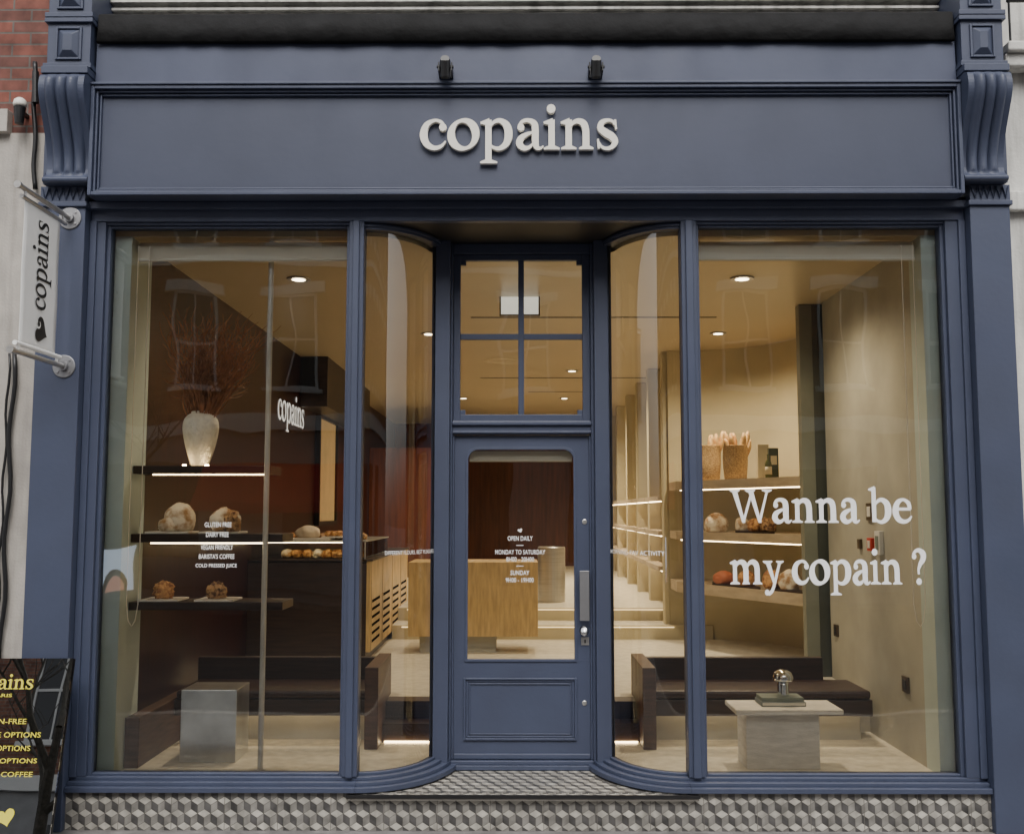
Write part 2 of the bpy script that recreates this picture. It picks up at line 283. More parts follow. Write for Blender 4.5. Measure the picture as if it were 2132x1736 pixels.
# ------------------------------------------------ tiles
def clip(poly,ax,lim,sgn):
    out=[]
    for i in range(len(poly)):
        a=poly[i];b=poly[(i+1)%len(poly)]; da=(a[ax]-lim)*sgn; db=(b[ax]-lim)*sgn
        if da>=0: out.append(a)
        if (da>=0)!=(db>=0):
            t=da/(da-db); out.append(tuple(a[j]+(b[j]-a[j])*t for j in range(2)))
    return out
def rhomb(mb,org,du,dv,W,H,s,outline=None):
    org=Vector(org);du=Vector(du);dv=Vector(dv); hh=s/math.sqrt(3)*1.08; g=.94
    rows=int(H/(1.5*hh))+3; cols=int(W/s)+3
    for r in range(-1,rows):
        for c in range(-1,cols):
            cx=c*s+(s/2 if r%2 else 0); cy=r*1.5*hh
            hx=[(cx+math.sin(PI/3*k)*s/math.sqrt(3),cy+math.cos(PI/3*k)*hh) for k in range(6)]
            m=(cx,cy)
            for mi,q in ((0,[hx[5],hx[0],hx[1],m]),(1,[m,hx[1],hx[2],hx[3]]),(2,[hx[5],m,hx[3],hx[4]])):
                qc=(sum(p[0] for p in q)/4,sum(p[1] for p in q)/4); q=[(qc[0]+(p[0]-qc[0])*g,qc[1]+(p[1]-qc[1])*g) for p in q]
                for ax,lim,sg in ((0,0,1),(0,W,-1),(1,0,1),(1,H,-1)):
                    if len(q)>=3:q=clip(q,ax,lim,sg)
                if len(q)<3: continue
                if outline and not outline(*(org+du*qc[0]+dv*qc[1])[:2]): continue
                mb.add([org+du*p[0]+dv*p[1] for p in q],[tuple(range(len(q)))],mi)
# =================================================================== SETTING
GZ=-.210
b=MB(); b.add([(-150,-3.2,GZ),(150,-3.2,GZ),(150,60,GZ),(-150,60,GZ)],[(0,1,2,3)]); b.build('pavement',paving,kind='structure',recalc=False)
b=MB(); b.add([(-150,-150,GZ-.13),(150,-150,GZ-.13),(150,-3.2,GZ-.13),(-150,-3.2,GZ-.13)],[(0,1,2,3)]); b.build('road',tarmac,kind='structure',recalc=False)
b=MB(); b.box(-60,60,-3.35,-3.203,GZ-.13,GZ+.003); b.build('kerb',stone,kind='structure')
b=MB(); b.box(-60,60,-17.5,-14.2,GZ-.2,GZ); b.build('pavement_far',paving,kind='structure')
# =================================================================== SHOPFRONT
XL,XR=-2.60,2.70; FL,FR=-2.555,2.635; PLo,PRo=-2.87,2.94; CX=.045
Zfl=3.36
shop=thing('shopfront',(CX,0,GZ),'blue painted shopfront with big glass windows, curved corners and a recessed middle door','shopfront')
b=MB(); zt=zy(28,.1); b.box(-3.4,3.4,.12,.5,zt-.9,zt+3.0)
b.box(-3.3,3.3,.06,.12,zt+.06,zt+.10); b.box(-3.3,3.3,.085,.12,zt+.02,zt+.035)
b.build('upper_wall',stucco,shop)
b=MB(); z0=zy(88,-.16); z1=zy(31,-.1); n=80; vs=[];fs=[]
xa,xb=FL+.01,FR-.01
for i in range(n+1):
    x=xa+(xb-xa)*i/n; d=.014*noise.noise(Vector((x*2.2,0,3)))+.010*noise.noise(Vector((x*9,1,3)))
    for (yy,zz) in ((.12,z1+.03),(-.02,z1+d*.8),(-.12,z1-.004+d),(-.155+d,z1-.02),(-.16+d*1.5,(z0+z1)/2),(-.175+d,z0+.004+d*.5),(-.15,z0-.002+d*.3)): vs.append((x,yy,zz))
for i in range(n):
    for k in range(6): fs.append((i*7+k,(i+1)*7+k,(i+1)*7+k+1,i*7+k+1))
b.add(vs,fs); b.build('lead_flashing',lead,shop,smooth=True)
b=MB(); zb=zy(178,-.16); b.prism([(FL,.1,z0+.02),(FL,-.137,z0+.02),(FL,-.147,zb),(FL,.1,zb)],(FR-FL,0,0)); b.build('upper_fascia_board',paint_u,shop,bevel=.004)
zo0=zy(406,-.17)
b=MB(); b.box(FL,FR,-.13,.1,zo0+.03,zb-.005); b.build('sign_panel',paint_d,shop)
b=MB()
x0,x1=FL-.005,FR+.005
b.frame(x0,x1,zo0+.0,zb-.003,.022,-.185,-.05)
b.frame(x0+.024,x1-.024,zo0+.024,zb-.027,.014,-.165,-.06)
b.frame(x0+.042,x1-.042,zo0+.042,zb-.045,.012,-.15,-.07)
b.box(x0-.0,x1+.0,-.195,-.06,zb-.002,zb+.014)
b.build('sign_panel_moulding',paint,shop,bevel=.004)
zh=zy(462,0)
b=MB(); b.box(XL,XR,-.02,.14,zh,zo0+.031); b.box(XL,XR,-.06,.1,zo0-.045,zo0-.001); b.build('header_beam',paint,shop,bevel=.004)
def pilaster(x0,x1,c0,c1):
    b=MB(); zn=zy(430,-.1); b.box(x0,x1,-.10,.3,GZ,zn); b.box(x0-.012,x1+.012,-.118,.28,zn,zn+.03); p=b.build('pilaster',paint,shop,bevel=.005)
    z0=zn+.031; z1=zy(388,-.1); b=MB(); b.box(x0,x1,-.11,.27,z0,z1); nz_=6
    w_=(x1-x0-.02)/nz_; zz=[]
    for k in range(nz_*2+1): zz.append((x0+.01+w_*k/2, -.116, z0+.012 if k%2 else z1-.012))
    b.tube(zz,.006,5); b.build('zigzag_neck',paint,p)
    xo0,xo1=x0,x1
    x0,x1=c0,c1
    z0=z1+.002; zt=zy(150,-.25); H=zt-z0
    prof=[(-.17,0),(-.185,.015),(-.187,.045),(-.165,.065),(-.15,.10),(-.146,.18),(-.152,.28),(-.175,.4),(-.21,.52),(-.25,.64),(-.285,.75),(-.30,.84),(-.295,.92),(-.27,.97),(-.23,1)]
    prof=crom(prof,3); nu=60; vs=[];fs=[]
    for i in range(nu+1):
        u=i/nu; x=x0-.005+(x1-x0+.01)*u
        if .14<u<.86: s=(u-.14)/.72*3; fl=.034*math.sin(PI*(s%1))**.6
        else: fl=0
        for (yy,q) in prof:
            e=min(1,max(0,(q-.07)/.06))*min(1,max(0,(1.0-q)/.08)); vs.append((x,yy-fl*e+.016*e,z0+H*q))
    m=len(prof)
    for i in range(nu):
        for k in range(m-1): fs.append((i*m+k,(i+1)*m+k,(i+1)*m+k+1,i*m+k+1))
    b=MB(); b.add(vs,fs)
    for i in (0,nu):
        x=x0-.005 if i==0 else x1+.005
        b.add([(x,yy+(.016 if .1<q<.97 else 0),z0+H*q) for yy,q in prof]+[(x,.2,z0+H),(x,.2,z0)],[tuple(range(m+2))])
    b.box(x0-.0045,x1+.0045,-.168,.199,z0+.001,z0+.02); b.box(min(xo0,x0-.004),max(xo1,x1+.004),-.09,.199,z0+.02,z0+H-.01)
    b.build('scroll_corbel',paint,p,recalc=True)
    zc=zt+.001
    def blk(za,zb2,yf):
        b=MB(); b.box(x0-.0,x1+.0,yf,.25,za,zb2); b.box(x0-.015,x1+.015,yf-.02,.24,za-.0,za+.03); b.box(x0-.015,x1+.015,yf-.02,.24,zb2-.025,zb2+.002); b.box(xo0,xo1,-.08,.22,za+.005,zb2-.004)
        xa=x0+.05;xb=x1-.05;zl=za+.055;zu=zb2-.05; b.frame(xa,xb,zl,zu,.014,yf-.012,yf+.01)
        xa+=.016;xb-=.016;zl+=.016;zu-=.016; d=.036
        b.add([(xa,yf-.001,zl),(xb,yf-.001,zl),(xb,yf-.001,zu),(xa,yf-.001,zu),(xa+d,yf-.026,zl+d),(xb-d,yf-.026,zl+d),(xb-d,yf-.026,zu-d),(xa+d,yf-.026,zu-d)],[(0,1,5,4),(1,2,6,5),(2,3,7,6),(3,0,4,7),(4,5,6,7)])
        b.build('capital_block',paint,p,bevel=.003)
    b=MB(); b.box(x0-.01,x1+.01,-.25,.22,zc,zc+.045); b.build('capital_ledge',paint,p,bevel=.004)
    z2=zc+.046; z3=zy(38,-.2); blk(z2,z3,-.2); blk(z3+.006,z3+.30,-.2)
    return p
pilaster(PLo,XL-.001,-2.825,FL-.012); pilaster(XR+.001,PRo,FR+.012,2.895)
zs1=zy(1634,-.06); zs0=zy(1652,-.09)
b=MB(); b.box(XL,XR,-.05,.1,GZ,-.035,3); b.box(XL,-.99,-.04,.1,-.035,zs0-.001,3); b.box(1.04,XR,-.04,.1,-.035,zs0-.001,3)
rhomb(b,(XL,-.054,GZ),(1,0,0),(0,0,1),XR-XL,abs(zs0-GZ)-.001,.076)
k=XL
while k<XR: b.box(k-.0015,k+.0015,-.0555,-.05,GZ,zs0-.002,3); k+=.305
b.build('tiled_stall_riser',[tc_,tg_,tk_,grout],shop,recalc=False)
YG=.05; YB=.66; YE=.45; TE=math.radians(70)
def ell(side,t,off=0):
    a=.431+off; bb=YB-YG+off
    if side<0: return (-.935+a*math.sin(t),YB-bb*math.cos(t))
    return (.985-a*math.sin(t),YB-bb*math.cos(t))
def sweep(b,side,z0,z1,o0,o1,n=20,t0=0,t1=TE,mi=0):
    vs=[];fs=[]
    for i in range(n+1):
        t=t0+(t1-t0)*i/n; p=ell(side,t,o0);q=ell(side,t,o1); vs+=[(p[0],p[1],z0),(q[0],q[1],z0),(q[0],q[1],z1),(p[0],p[1],z1)]
    for i in range(n):
        for k in range(4): fs.append((i*4+k,i*4+(k+1)%4,(i+1)*4+(k+1)%4,(i+1)*4+k))
    fs+=[(0,1,2,3),(n*4+3,n*4+2,n*4+1,n*4)]; b.add(vs,fs,mi)
zg0=zy(1612,YG); zg1=zy(476,YG)
for s,xa,xb in ((-1,XL,-.935),(1,.985,XR)):
    b=MB()
    b.box(xa,xb,-.085,.1,zs0,zs0+.03); b.box(xa,xb,-.05,.1,zs0+.03,zs1+.012); b.box(xa,xb,-.01,.1,zs1+.012,zg0)
    sweep(b,s,zs0,zs0+.03,.135,-.05,t1=TE+.12); sweep(b,s,zs0+.03,zs1+.012,.10,-.05,t1=TE+.1); sweep(b,s,zs1+.012,zg0,.06,-.05)
    b.build('window_sill',paint,shop,bevel=.003)
def inside(x,y):
    if y>.49: return -.44<x<.49
    for s,cx in((-1,-.935),(1,.985)):
        if (x-cx)*(-s)>0:
            dx=(x-cx)/.56; dy=(y-YB)/.745
            if dx*dx+dy*dy<1: return False
        else: return False
    return True
b=MB(); b.box(-.98,1.03,-.085,.6,-.034,-.006,3); rhomb(b,(-.98,-.08,-.003),(1,0,0),(0,1,0),2.01,.62,.076,inside); b.build('tiled_doorstep',[tc_,tg_,tk_,grout],shop,recalc=False)
b=MB(); b.box(-.985,1.035,-.092,-.086,-.020,-.002); b.build('step_nosing',blackm,shop)
def flatwin(x0,x1,side):
    b=MB()
    if side<0: b.box(XL,x0,-.012,.1,zg0,zh); b.box(x0-.001,x0+.022,.015,.09,zg0,zh); b.box(x1-.018,x1+.001,.015,.09,zg0,zh); b.box(XL+.0,XL+.04,-.03,.05,zg0,zh)
    else: b.box(x1,XR,-.012,.1,zg0,zh); b.box(x1-.022,x1+.001,.015,.09,zg0,zh); b.box(x0-.001,x0+.018,.015,.09,zg0,zh); b.box(XR-.04,XR,-.03,.05,zg0,zh)
    b.box(x0,x1,.0,.1,zg1+.012,zh); b.box(x0+.022,x1-.022,.02,.085,zg1-.004,zg1+.012); b.box(x0+.022,x1-.022,.02,.085,zg0,zg0+.014)
    p=b.build('shop_window',paint,shop,bevel=.003)
    b=MB(); b.add([(x0,YG,zg0),(x1,YG,zg0),(x1,YG,zg1),(x0,YG,zg1)],[(0,1,2,3)]); b.build('window_pane',glass,p,recalc=False)
    return p
wl=flatwin(-2.51,-1.025,-1); wr=flatwin(1.08,2.585,1)
wl['label']='left flat shop window with white list lettering'; wr['label']='right flat shop window with large white question lettering'
for xa,xb in((-1.025,-.935),(.985,1.08)):
    b=MB(); b.box(xa,xb,-.02,.10,zg0-.0,zh+.001); b.box(xa+.025,xb-.025,-.04,-.02,zg0,zh); b.build('mullion',paint,shop,bevel=.006)
for s,(px0,px1) in((-1,(-.535,-.44)),(1,(.58,.49))):
    b=MB(); sweep(b,s,zg1-.012,Zfl+.03,.03,-.045); sweep(b,s,zg1+.004,zg1+.02,.042,.03); sweep(b,s,zg0,zg0+.016,.02,-.02); b.box(px0,px1,YE-.03,YE+.14,zs0+.001,Zfl); b.box(px0-(.022 if s<0 else -.022),px0,YE-.015,YE+.06,zs1,Zfl)
    p=b.build('curved_window',paint,shop,bevel=.003); p['label']='curved corner window left of the door' if s<0 else 'curved corner window right of the door'
    b=MB(); n=28; vs=[];fs=[]
    for i in range(n+1):
        q=ell(s,TE*i/n*.995); vs+=[(q[0],q[1],zg0),(q[0],q[1],zg1)]
    for i in range(n): fs.append((i*2,i*2+2,i*2+3,i*2+1) if s<0 else (i*2,i*2+1,i*2+3,i*2+2))
    b.add(vs,fs); b.build('curved_pane',cglass,p,smooth=True,recalc=False)
    t_='DIFFERENT FLOURS, BEST PLEASURES' if s<0 else 'MORNING FAV ACTIVITY'
    vs,fs=sans(t_); b=MB(); zc=zy(1150,.2); h=.028
    out=[]
    for u,v in vs:
        t=.32+.85*u if s<0 else 1.18-.92*u
        q=ell(s,t,.004); out.append((q[0],q[1],zc+(v-.5)*h))
    b.add(out,fs); o=b.build('lettering',whitev,p,recalc=False)
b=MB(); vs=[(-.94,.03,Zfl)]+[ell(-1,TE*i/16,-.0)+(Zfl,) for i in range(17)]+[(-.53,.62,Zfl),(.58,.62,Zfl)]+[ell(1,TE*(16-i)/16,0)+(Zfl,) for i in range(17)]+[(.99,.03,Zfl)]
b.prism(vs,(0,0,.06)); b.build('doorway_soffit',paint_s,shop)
YD=.50; dl,dr=aY(941,1100,YD).x,aY(1232,1100,YD).x
b=MB(); zt0=zy(876,YD); zt1=zy(905,YD); zft=zy(528,YD)
zt0,zt1=min(zt0,zt1),max(zt0,zt1)
b.box(-.44,dl,YD-.02,YD+.1,-.0,Zfl-.001); b.box(dr,.49,YD-.02,YD+.1,0,Zfl-.001); b.box(dl,dr,YD-.0,YD+.1,zft,Zfl-.001); b.box(dl,dr,YD-.015,YD+.1,zt0,zt1); b.box(dl+.0,dr,YD-.035,YD+.02,zt1-.03,zt1-.008); b.box(dl,dr,YD-.025,YD+.02,zt0+.008,zt0+.022)
b.box(dl,dr,YD-.045,YD+.1,0,.03); b.box(dl,dr,YD-.03,YD+.08,.03,.055)
b.box(dl,dl+.014,YD+.0,YD+.05,.056,zt0-.001);b.box(dr-.014,dr,YD+.0,YD+.05,.056,zt0-.001)
b.build('door_frame',paint,shop,bevel=.004)
tx0,tx1=aY(958,700,YD).x,aY(1213,700,YD).x; tz1=zy(540,YD); tz0=zy(862,YD); mx=(aY(1085,700,YD).x); mz=zy(699,YD)
b=MB()
b.box(dl+.001,tx0,YD+.025,YD+.07,zt1+.001,zft-.001);b.box(tx1,dr-.001,YD+.025,YD+.07,zt1+.001,zft-.001);b.box(tx0,tx1,YD+.025,YD+.07,zt1+.001,tz0);b.box(tx0,tx1,YD+.025,YD+.07,tz1,zft-.001)
b.box(mx-.019,mx+.019,YD+.035,YD+.068,tz0,tz1); b.box(tx0,mx-.019,YD+.037,YD+.066,mz-.019,mz+.019); b.box(mx+.019,tx1,YD+.037,YD+.066,mz-.019,mz+.019)
for sx_ in(-1,1):
    xx=tx0 if sx_<0 else tx1
    for k,zq in((0,tz0),(1,tz1)):
        b.box(xx,xx-sx_*.035,YD+.034,YD+.064,zq,zq+(.03 if k==0 else -.03))
tw=b.build('transom_window',paint,shop,bevel=.003)
b=MB(); b.add([(tx0,YD+.05,tz0),(tx1,YD+.05,tz0),(tx1,YD+.05,tz1),(tx0,YD+.05,tz1)],[(0,1,2,3)]); b.build('transom_pane',glass,tw,recalc=False)
Yl=YD+.015; gx0,gx1=aY(973,1150,Yl).x,aY(1196,1150,Yl).x; gz1=zy(935,Yl); gz0=zy(1373,Yl); lx0,lx1=dl+.015,dr-.015; lz0,lz1=.058,zt0-.004
R=.065
def rr(x0,x1,z0,z1,R,n=8):
    P=[(x0,z0),(x1,z0)]
    for k in range(n+1): t=PI/2*k/n; P.append((x1-R+R*math.cos(t),z1-R+R*math.sin(t)))
    for k in range(n+1): t=PI/2+PI/2*k/n; P.append((x0+R+R*math.cos(t),z1-R+R*math.sin(t)))
    return P
def ringmesh(b,inn,out,y0,y1,mi=0):
    n=len(inn); vs=[(p[0],y0,p[1]) for p in inn]+[(p[0],y0,p[1]) for p in out]+[(p[0],y1,p[1]) for p in inn]+[(p[0],y1,p[1]) for p in out]; fs=[]
    for i in range(n):
        j=(i+1)%n; fs+=[(i,j,n+j,n+i),(2*n+i,3*n+i,3*n+j,2*n+j),(i,2*n+i,2*n+j,j),(n+i,n+j,3*n+j,3*n+i)]
    b.add(vs,fs,mi)
inn=rr(gx0,gx1,gz0,gz1,R)
b=MB(); outp=[]
for i,(x,z) in enumerate(inn):
    if i==0: outp.append((lx0,gz0))
    elif i==1: outp.append((lx1,gz0))
    elif i<=10:
        k=i-2; outp.append((lx1,gz1-R+(lz1-gz1+R)*min(1,k/4)) if k<=4 else (lx1-(lx1-gx1+R)*(k-4)/4,lz1))
    else:
        k=i-11; outp.append(((gx0+R)-(gx0+R-lx0)*min(1,k/4),lz1) if k<=4 else (lx0,lz1-(lz1-gz1+R)*(k-4)/4))
ringmesh(b,inn,outp,Yl,Yl+.045)
b.box(lx0,lx1,Yl,Yl+.045,lz0,gz0-.0005)
door=b.build('door',paint,shop)
door['label']='blue glazed door with rounded glass and lower panel'
b=MB(); ringmesh(b,rr(gx0+.004,gx1-.004,gz0+.004,gz1-.004,R),rr(gx0-.012,gx1+.012,gz0-.012,gz1+.012,R+.01),Yl-.008,Yl+.01); b.build('glazing_bead',paint,door,bevel=.002)
b=MB(); b.add([(p[0],Yl+.02,p[1]) for p in rr(gx0-.003,gx1+.003,gz0-.003,gz1+.003,R)],[tuple(range(20))]); b.build('door_pane',glass,door,recalc=False)
pz0,pz1=zy(1540,Yl),zy(1410,Yl); px0,px1=aY(965,1475,Yl).x,aY(1201,1475,Yl).x
b=MB(); b.frame(px0,px1,pz0,pz1,.014,Yl-.014,Yl+.001); b.frame(px0+.016,px1-.016,pz0+.016,pz1-.016,.012,Yl-.006,Yl+.001); b.frame(px0+.034,px1-.034,pz0+.034,pz1-.034,.008,Yl-.008,Yl+.001); b.build('panel_moulding',paint,door,bevel=.003)
b=MB(); b.box(lx0,lx1,Yl-.018,Yl-.001,lz0,lz0+.035); b.build('weather_bar',paint,door,bevel=.006)
hz0,hz1=zy(1290,Yl),zy(1187,Yl); hx0,hx1=aY(1206,1240,Yl).x,aY(1226,1240,Yl).x
b=MB(); b.box(hx0,hx1,Yl-.055,Yl-.045,hz0,hz1); b.box(hx0+.02,hx1-.02,Yl-.045,Yl,hz0+.05,hz0+.07); b.box(hx0+.02,hx1-.02,Yl-.045,Yl,hz1-.07,hz1-.05); b.build('pull_handle',dullst,door,bevel=.002)
p=aY(1216,1312,Yl); b=MB(); b.lathe([(.03,0),(.03,.006),(.014,.008),(.013,.03),(.026,.04),(.03,.052),(.026,.062),(.0,.066)],(p.x,Yl,p.z),axis='Y'); b.build('door_knob',chrome,door,smooth=True)
p=aY(1218,1334,Yl); b=MB(); b.box(p.x-.025,p.x+.025,Yl-.006,Yl,p.z-.025,p.z+.025); b.box(p.x-.004,p.x+.004,Yl-.008,Yl-.006,p.z-.012,p.z+.01,1); b.build('lock_plate',[steel,blackm],door)
for q in (1086,1463):
    p=aY(1217,q,Yl); b=MB(); b.lathe([(.016,0),(.016,.004),(.012,.006),(.0,.006)],(p.x,Yl,p.z),axis='Y',n=20); b.build('round_bolt_cover',steel,door)
YT=Yl+.017
for t_,x0_,x1_,yc in(('OPEN DAILY',1057,1109,1120.5),('MONDAY TO SATURDAY',1031,1135,1149),('8H00 - 20H00',1054,1112,1164),('SUNDAY',1063,1102,1192),('9H00 - 19H00',1053,1111,1207)):
    b=MB(); sans_on(b,t_,x0_,x1_,yc,9.6,YT); b.build('lettering',whitev,door,recalc=False)
for yc in(1135,1178):
    a=aY(1075,yc,YT);c=aY(1090,yc,YT); b=MB(); b.add([(a.x,YT,a.z-.002),(c.x,YT,a.z-.002),(c.x,YT,a.z+.002),(a.x,YT,a.z+.002)],[(0,1,2,3)]); b.build('dash_mark',whitev,door,recalc=False)
p=aY(1083,1104,YT); b=MB(); heart(b,p,(1,0,0),(0,0,1),.03,rot=.3); b.build('heart_mark',whitev,door,recalc=False)
YT=YG-.003
for t_,x0_,x1_,yc in(('GLUTEN FREE',426,482,1092),('DAIRY FREE',429,476,1112.5),('VEGAN FRIENDLY',418,485,1139),("BARISTA'S COFFEE",414,488,1158),('COLD PRESSED JUICE',407,493,1178)):
    b=MB(); sans_on(b,t_,x0_,x1_,yc,10,YT); b.build('lettering',whitev,wl,recalc=False)
BOLD=1.18
for t_,x0_,x1_,yb,xh in(('Wanna be',1520,1902,1088,50),('my copain ?',1520,1932,1216,50)):
    b=MB(); a=aY(x0_,yb,YT);c=aY(x1_,yb,YT);d=aY(x0_,yb-xh,YT); serif(b,t_,a,(1,0,0),(0,0,1),d.z-a.z,c.x-a.x); b.build('lettering',whitev,wr,recalc=False)
BOLD=1.0
a=aY(874,316,-.13); c=aY(1291,316,-.13); d=aY(874,253,-.13); size=d.z-a.z; W_=c.x-a.x; sx=W_/(twidth('copains')*size)
sign=thing('shop_sign',((a.x+c.x)/2,-.13,a.z),'large cream serif letters mounted in the middle of the blue fascia','sign'); x=0
BOLD=1.05
for ch in 'copains':
    b=MB(); glyph(b,ch,x,size,(a.x,-.132,a.z),(1,0,0),(0,0,1),.03,sx,.0005); o=b.build('letter',cream,sign,recalc=True); x+=G[ch][0]
BOLD=1.0
for px in(928,1240):
    p=aY(px,150,-.2); t=thing('spotlight',(p.x,-.16,p.z),'small black spotlight above the sign, on its '+('left' if px<1000 else 'right'),'spotlight','black spotlights on the fascia')
    b=MB(); b.tube([(p.x,-.27,p.z+.05),(p.x,-.255,p.z+.045),(p.x,-.23,p.z-.045),(p.x,-.225,p.z-.055)],[.026,.031,.031,.025],20); b.build('lamp_barrel',blackm,t,smooth=False)
    b=MB(); b.box(p.x-.042,p.x-.034,-.26,-.15,p.z-.02,p.z+.035); b.box(p.x+.034,p.x+.042,-.26,-.15,p.z-.02,p.z+.035); b.box(p.x-.042,p.x+.042,-.165,-.145,p.z-.022,p.z+.037); b.tube([(p.x-.05,-.245,p.z+.01),(p.x+.05,-.245,p.z+.01)],.01,10); b.build('bracket',blackm,t,bevel=.002)
# =================================================================== projecting banner
XB=aY(143,455,-.12).x
ban=thing('projecting_banner',(XB,-.12,aY(120,763,-.12).z),'white canvas banner with black lettering held by two steel arms on the left pilaster','banner')
zz={}
for nm,(pp,ee) in {'u':((143,455),(40,379)),'l':((120,763),(8,705))}.items():
    p=aY(pp[0],pp[1],-.10); zz[nm]=p.z; xx=XB
    b=MB(); b.lathe([(.068,0),(.068,.006),(.064,.009),(.03,.01),(.028,.03),(.0,.031)],(xx,-.1,p.z),axis='Y',n=28)
    for k in range(4): t=PI/4+PI/2*k; b.lathe([(.007,.009),(.007,.014),(0,.015)],(xx+.048*math.cos(t),-.1,p.z+.048*math.sin(t)),axis='Y',n=8)
    pl=b.build('wall_plate',dullst,ban)
    b=MB(); b.tube([(xx,-.12,p.z),(xx,-.72,p.z)],.015,14); b.tube([(xx,-.72,p.z),(xx,-.725,p.z),(xx,-.75,p.z)],[.015,.02,.02],14); b.build('steel_arm',steel,ban)
    b=MB(); q=p.z-.05 if nm=='u' else p.z+.045; b.tube([(xx,-.16,q),(xx,-.70,q)],.013,12); b.tube([(xx,-.2,p.z),(xx,-.2,q)],.008,8);b.tube([(xx,-.66,p.z),(xx,-.66,q)],.008,8); b.build('banner_rod',[steel if nm=='u' else cloth],ban)
zu=zz['u']-.05; zl=zz['l']+.045
b=MB(); vs=[];fs=[]; nu,nv=10,24
for i in range(nu+1):
    for k in range(nv+1):
        y=-.66+.43*i/nu; z=zl+(zu-zl)*k/nv; vs.append((XB+.002*math.sin(k*.35+i*.5)*math.sin(PI*k/nv)+.001,y,z))
for i in range(nu):
    for k in range(nv): fs.append((i*(nv+1)+k,(i+1)*(nv+1)+k,(i+1)*(nv+1)+k+1,i*(nv+1)+k+1))
b.add(vs,fs); bc=b.build('banner_cloth',cloth,ban,smooth=True); sm=bc.modifiers.new('s','SOLIDIFY'); sm.thickness=.002
b=MB(); L_=zu-zl; serif(b,'copains',(XB+.0055,-.375,zl+L_*.28),(0,0,1),(0,-1,0),.122,L_*.64,0,lay=.0003); b.build('lettering',blackv,bc,recalc=False)
b=MB(); heart(b,(XB+.006,-.42,zl+L_*.14),(0,0,1),(0,-1,0),.15,rot=-.35); b.build('heart_mark',blackv,bc,recalc=False)
b=MB(); glyph(b,'c',0,.05,(XB+.0068,-.43,zl+L_*.145),(0,0,1),(0,-1,0),0); b.build('heart_notch',cloth,bc,recalc=False)
# =================================================================== neighbours
zbk=zy(275,0)
nb=thing('brick_building',(-4.2,.1,GZ),'red brick building with pale stone ground floor left of the shop','building')
b=MB(); b.box(-5.6,PLo-.003,.02,.4,zbk+.001,7.5); b.build('brick_wall',brick,nb)
b=MB(); b.box(-5.6,PLo-.003,.0,.4,GZ,zbk)
b.build('stone_wall',stone,nb)
b=MB(); b.box(-5.6,aY(20,250,-.02).x,-.05,.02,zy(275,-.02),zy(228,-.02)); b.build('stone_ledge',stone,nb,bevel=.004)
p=aY(38,222,-.1); t=thing('globe_lamp',(p.x,.02,p.z),'small black wall lamp with a pale dome on the brick wall','lamp')
b=MB(); b.lathe([(.0,-.1),(.025,-.1),(.03,-.06),(.035,.0),(.03,.005)],(p.x,-.08,p.z),n=18); b.box(p.x-.012,p.x+.012,-.08,.018,p.z-.03,p.z-.01); b.build('lamp_body',blackm,t)
b=MB(); b.lathe([(.037,.0),(.04,.015),(.034,.04),(.018,.053),(0,.056)],(p.x,-.08,p.z+.006),n=20); b.build('lamp_dome',cream,t,smooth=True)
b=MB(); b.tube([aY(72,y,-.03)+Vector((.006*math.sin(y*.05),0,0)) for y in range(130,400,12)],.014,8); tag(b.build('cable',blackm,smooth=True),'thick black cable running down beside the left corbel','cable')
b=MB(); b.tube([aY(74,150,-.05),aY(74,215,-.05)],.02,10); tag(b.build('cable_joint',blackm),'short black cable sleeve beside the left corbel','cable sleeve')
b=MB(); x=aY(18,1000,-.03).x; b.tube([Vector((x+.012*math.sin(k*.9),-.03,zy(735+k*32,-.03))) for k in range(21)],.013,8); tag(b.build('wall_cable',blackm,smooth=True),'thick black cable running down the pale stone wall below the banner','cable')
b=MB(); b.tube([Vector((x-.03+.008*math.sin(k*1.3),-.03,zy(735+k*32,-.03))) for k in range(21)],.008,6); tag(b.build('wall_cable',blackm,smooth=True),'thin black cable on the pale stone wall, left of the thick one','cable')
wb=thing('white_building',(4.2,.1,GZ),'white stucco building edge with moulded cornice right of the shop','building')
b=MB(); b.box(PRo+.003,9,.0,.4,GZ,7.5); b.build('stucco_wall',stucco,wb)
b=MB(); zc=zy(150,-.05); b.box(PRo+.01,9,-.12,.0,zc,zc+.08); b.box(PRo+.01,9,-.16,-.0,zc+.08,zc+.14); b.box(PRo+.01,9,-.06,0,zy(440,-.05),zy(400,-.05)); b.build('cornice',stucco,wb,bevel=.01)
b=MB()
for k in range(14):
    x=PRo+.03+k*.12; b.tube([(x,-.14,zc+.142),(x,-.14,zc+.4)],.008,6)
b.tube([(PRo+.02,-.14,zc+.4),(6,-.14,zc+.4)],.014,6); b.build('iron_railing',blackm,wb)
Yb=-.46; TL=math.radians(13); xr=aY(146,1450,-.25).x
mbd=thing('glass_menu_board',(xr-.4,Yb,GZ),'leaning glass menu board with yellow lettering standing before the left pilaster','sign')
def aT(px,py):
    r=ray(px,py); B=Vector((0,Yb,GZ)); nrm=Vector((0,math.cos(TL),-math.sin(TL))); t=(B-C).dot(nrm)/r.dot(nrm); p=C+r*t; return p.x,(p-B).dot(Vector((0,math.sin(TL),math.cos(TL))))
ht=aT(80,1370)[1]
b=MB(); b.box(xr-.8,xr,Yb,Yb+.012,GZ+.001,GZ+ht); b.build('glass_sheet',mirror,mbd)
b=MB(); b.box(xr-.8,xr,Yb+.02,Yb+.035,GZ+.001,GZ+ht); b.build('backing_sheet',dkint,mbd)
YT=Yb-.003
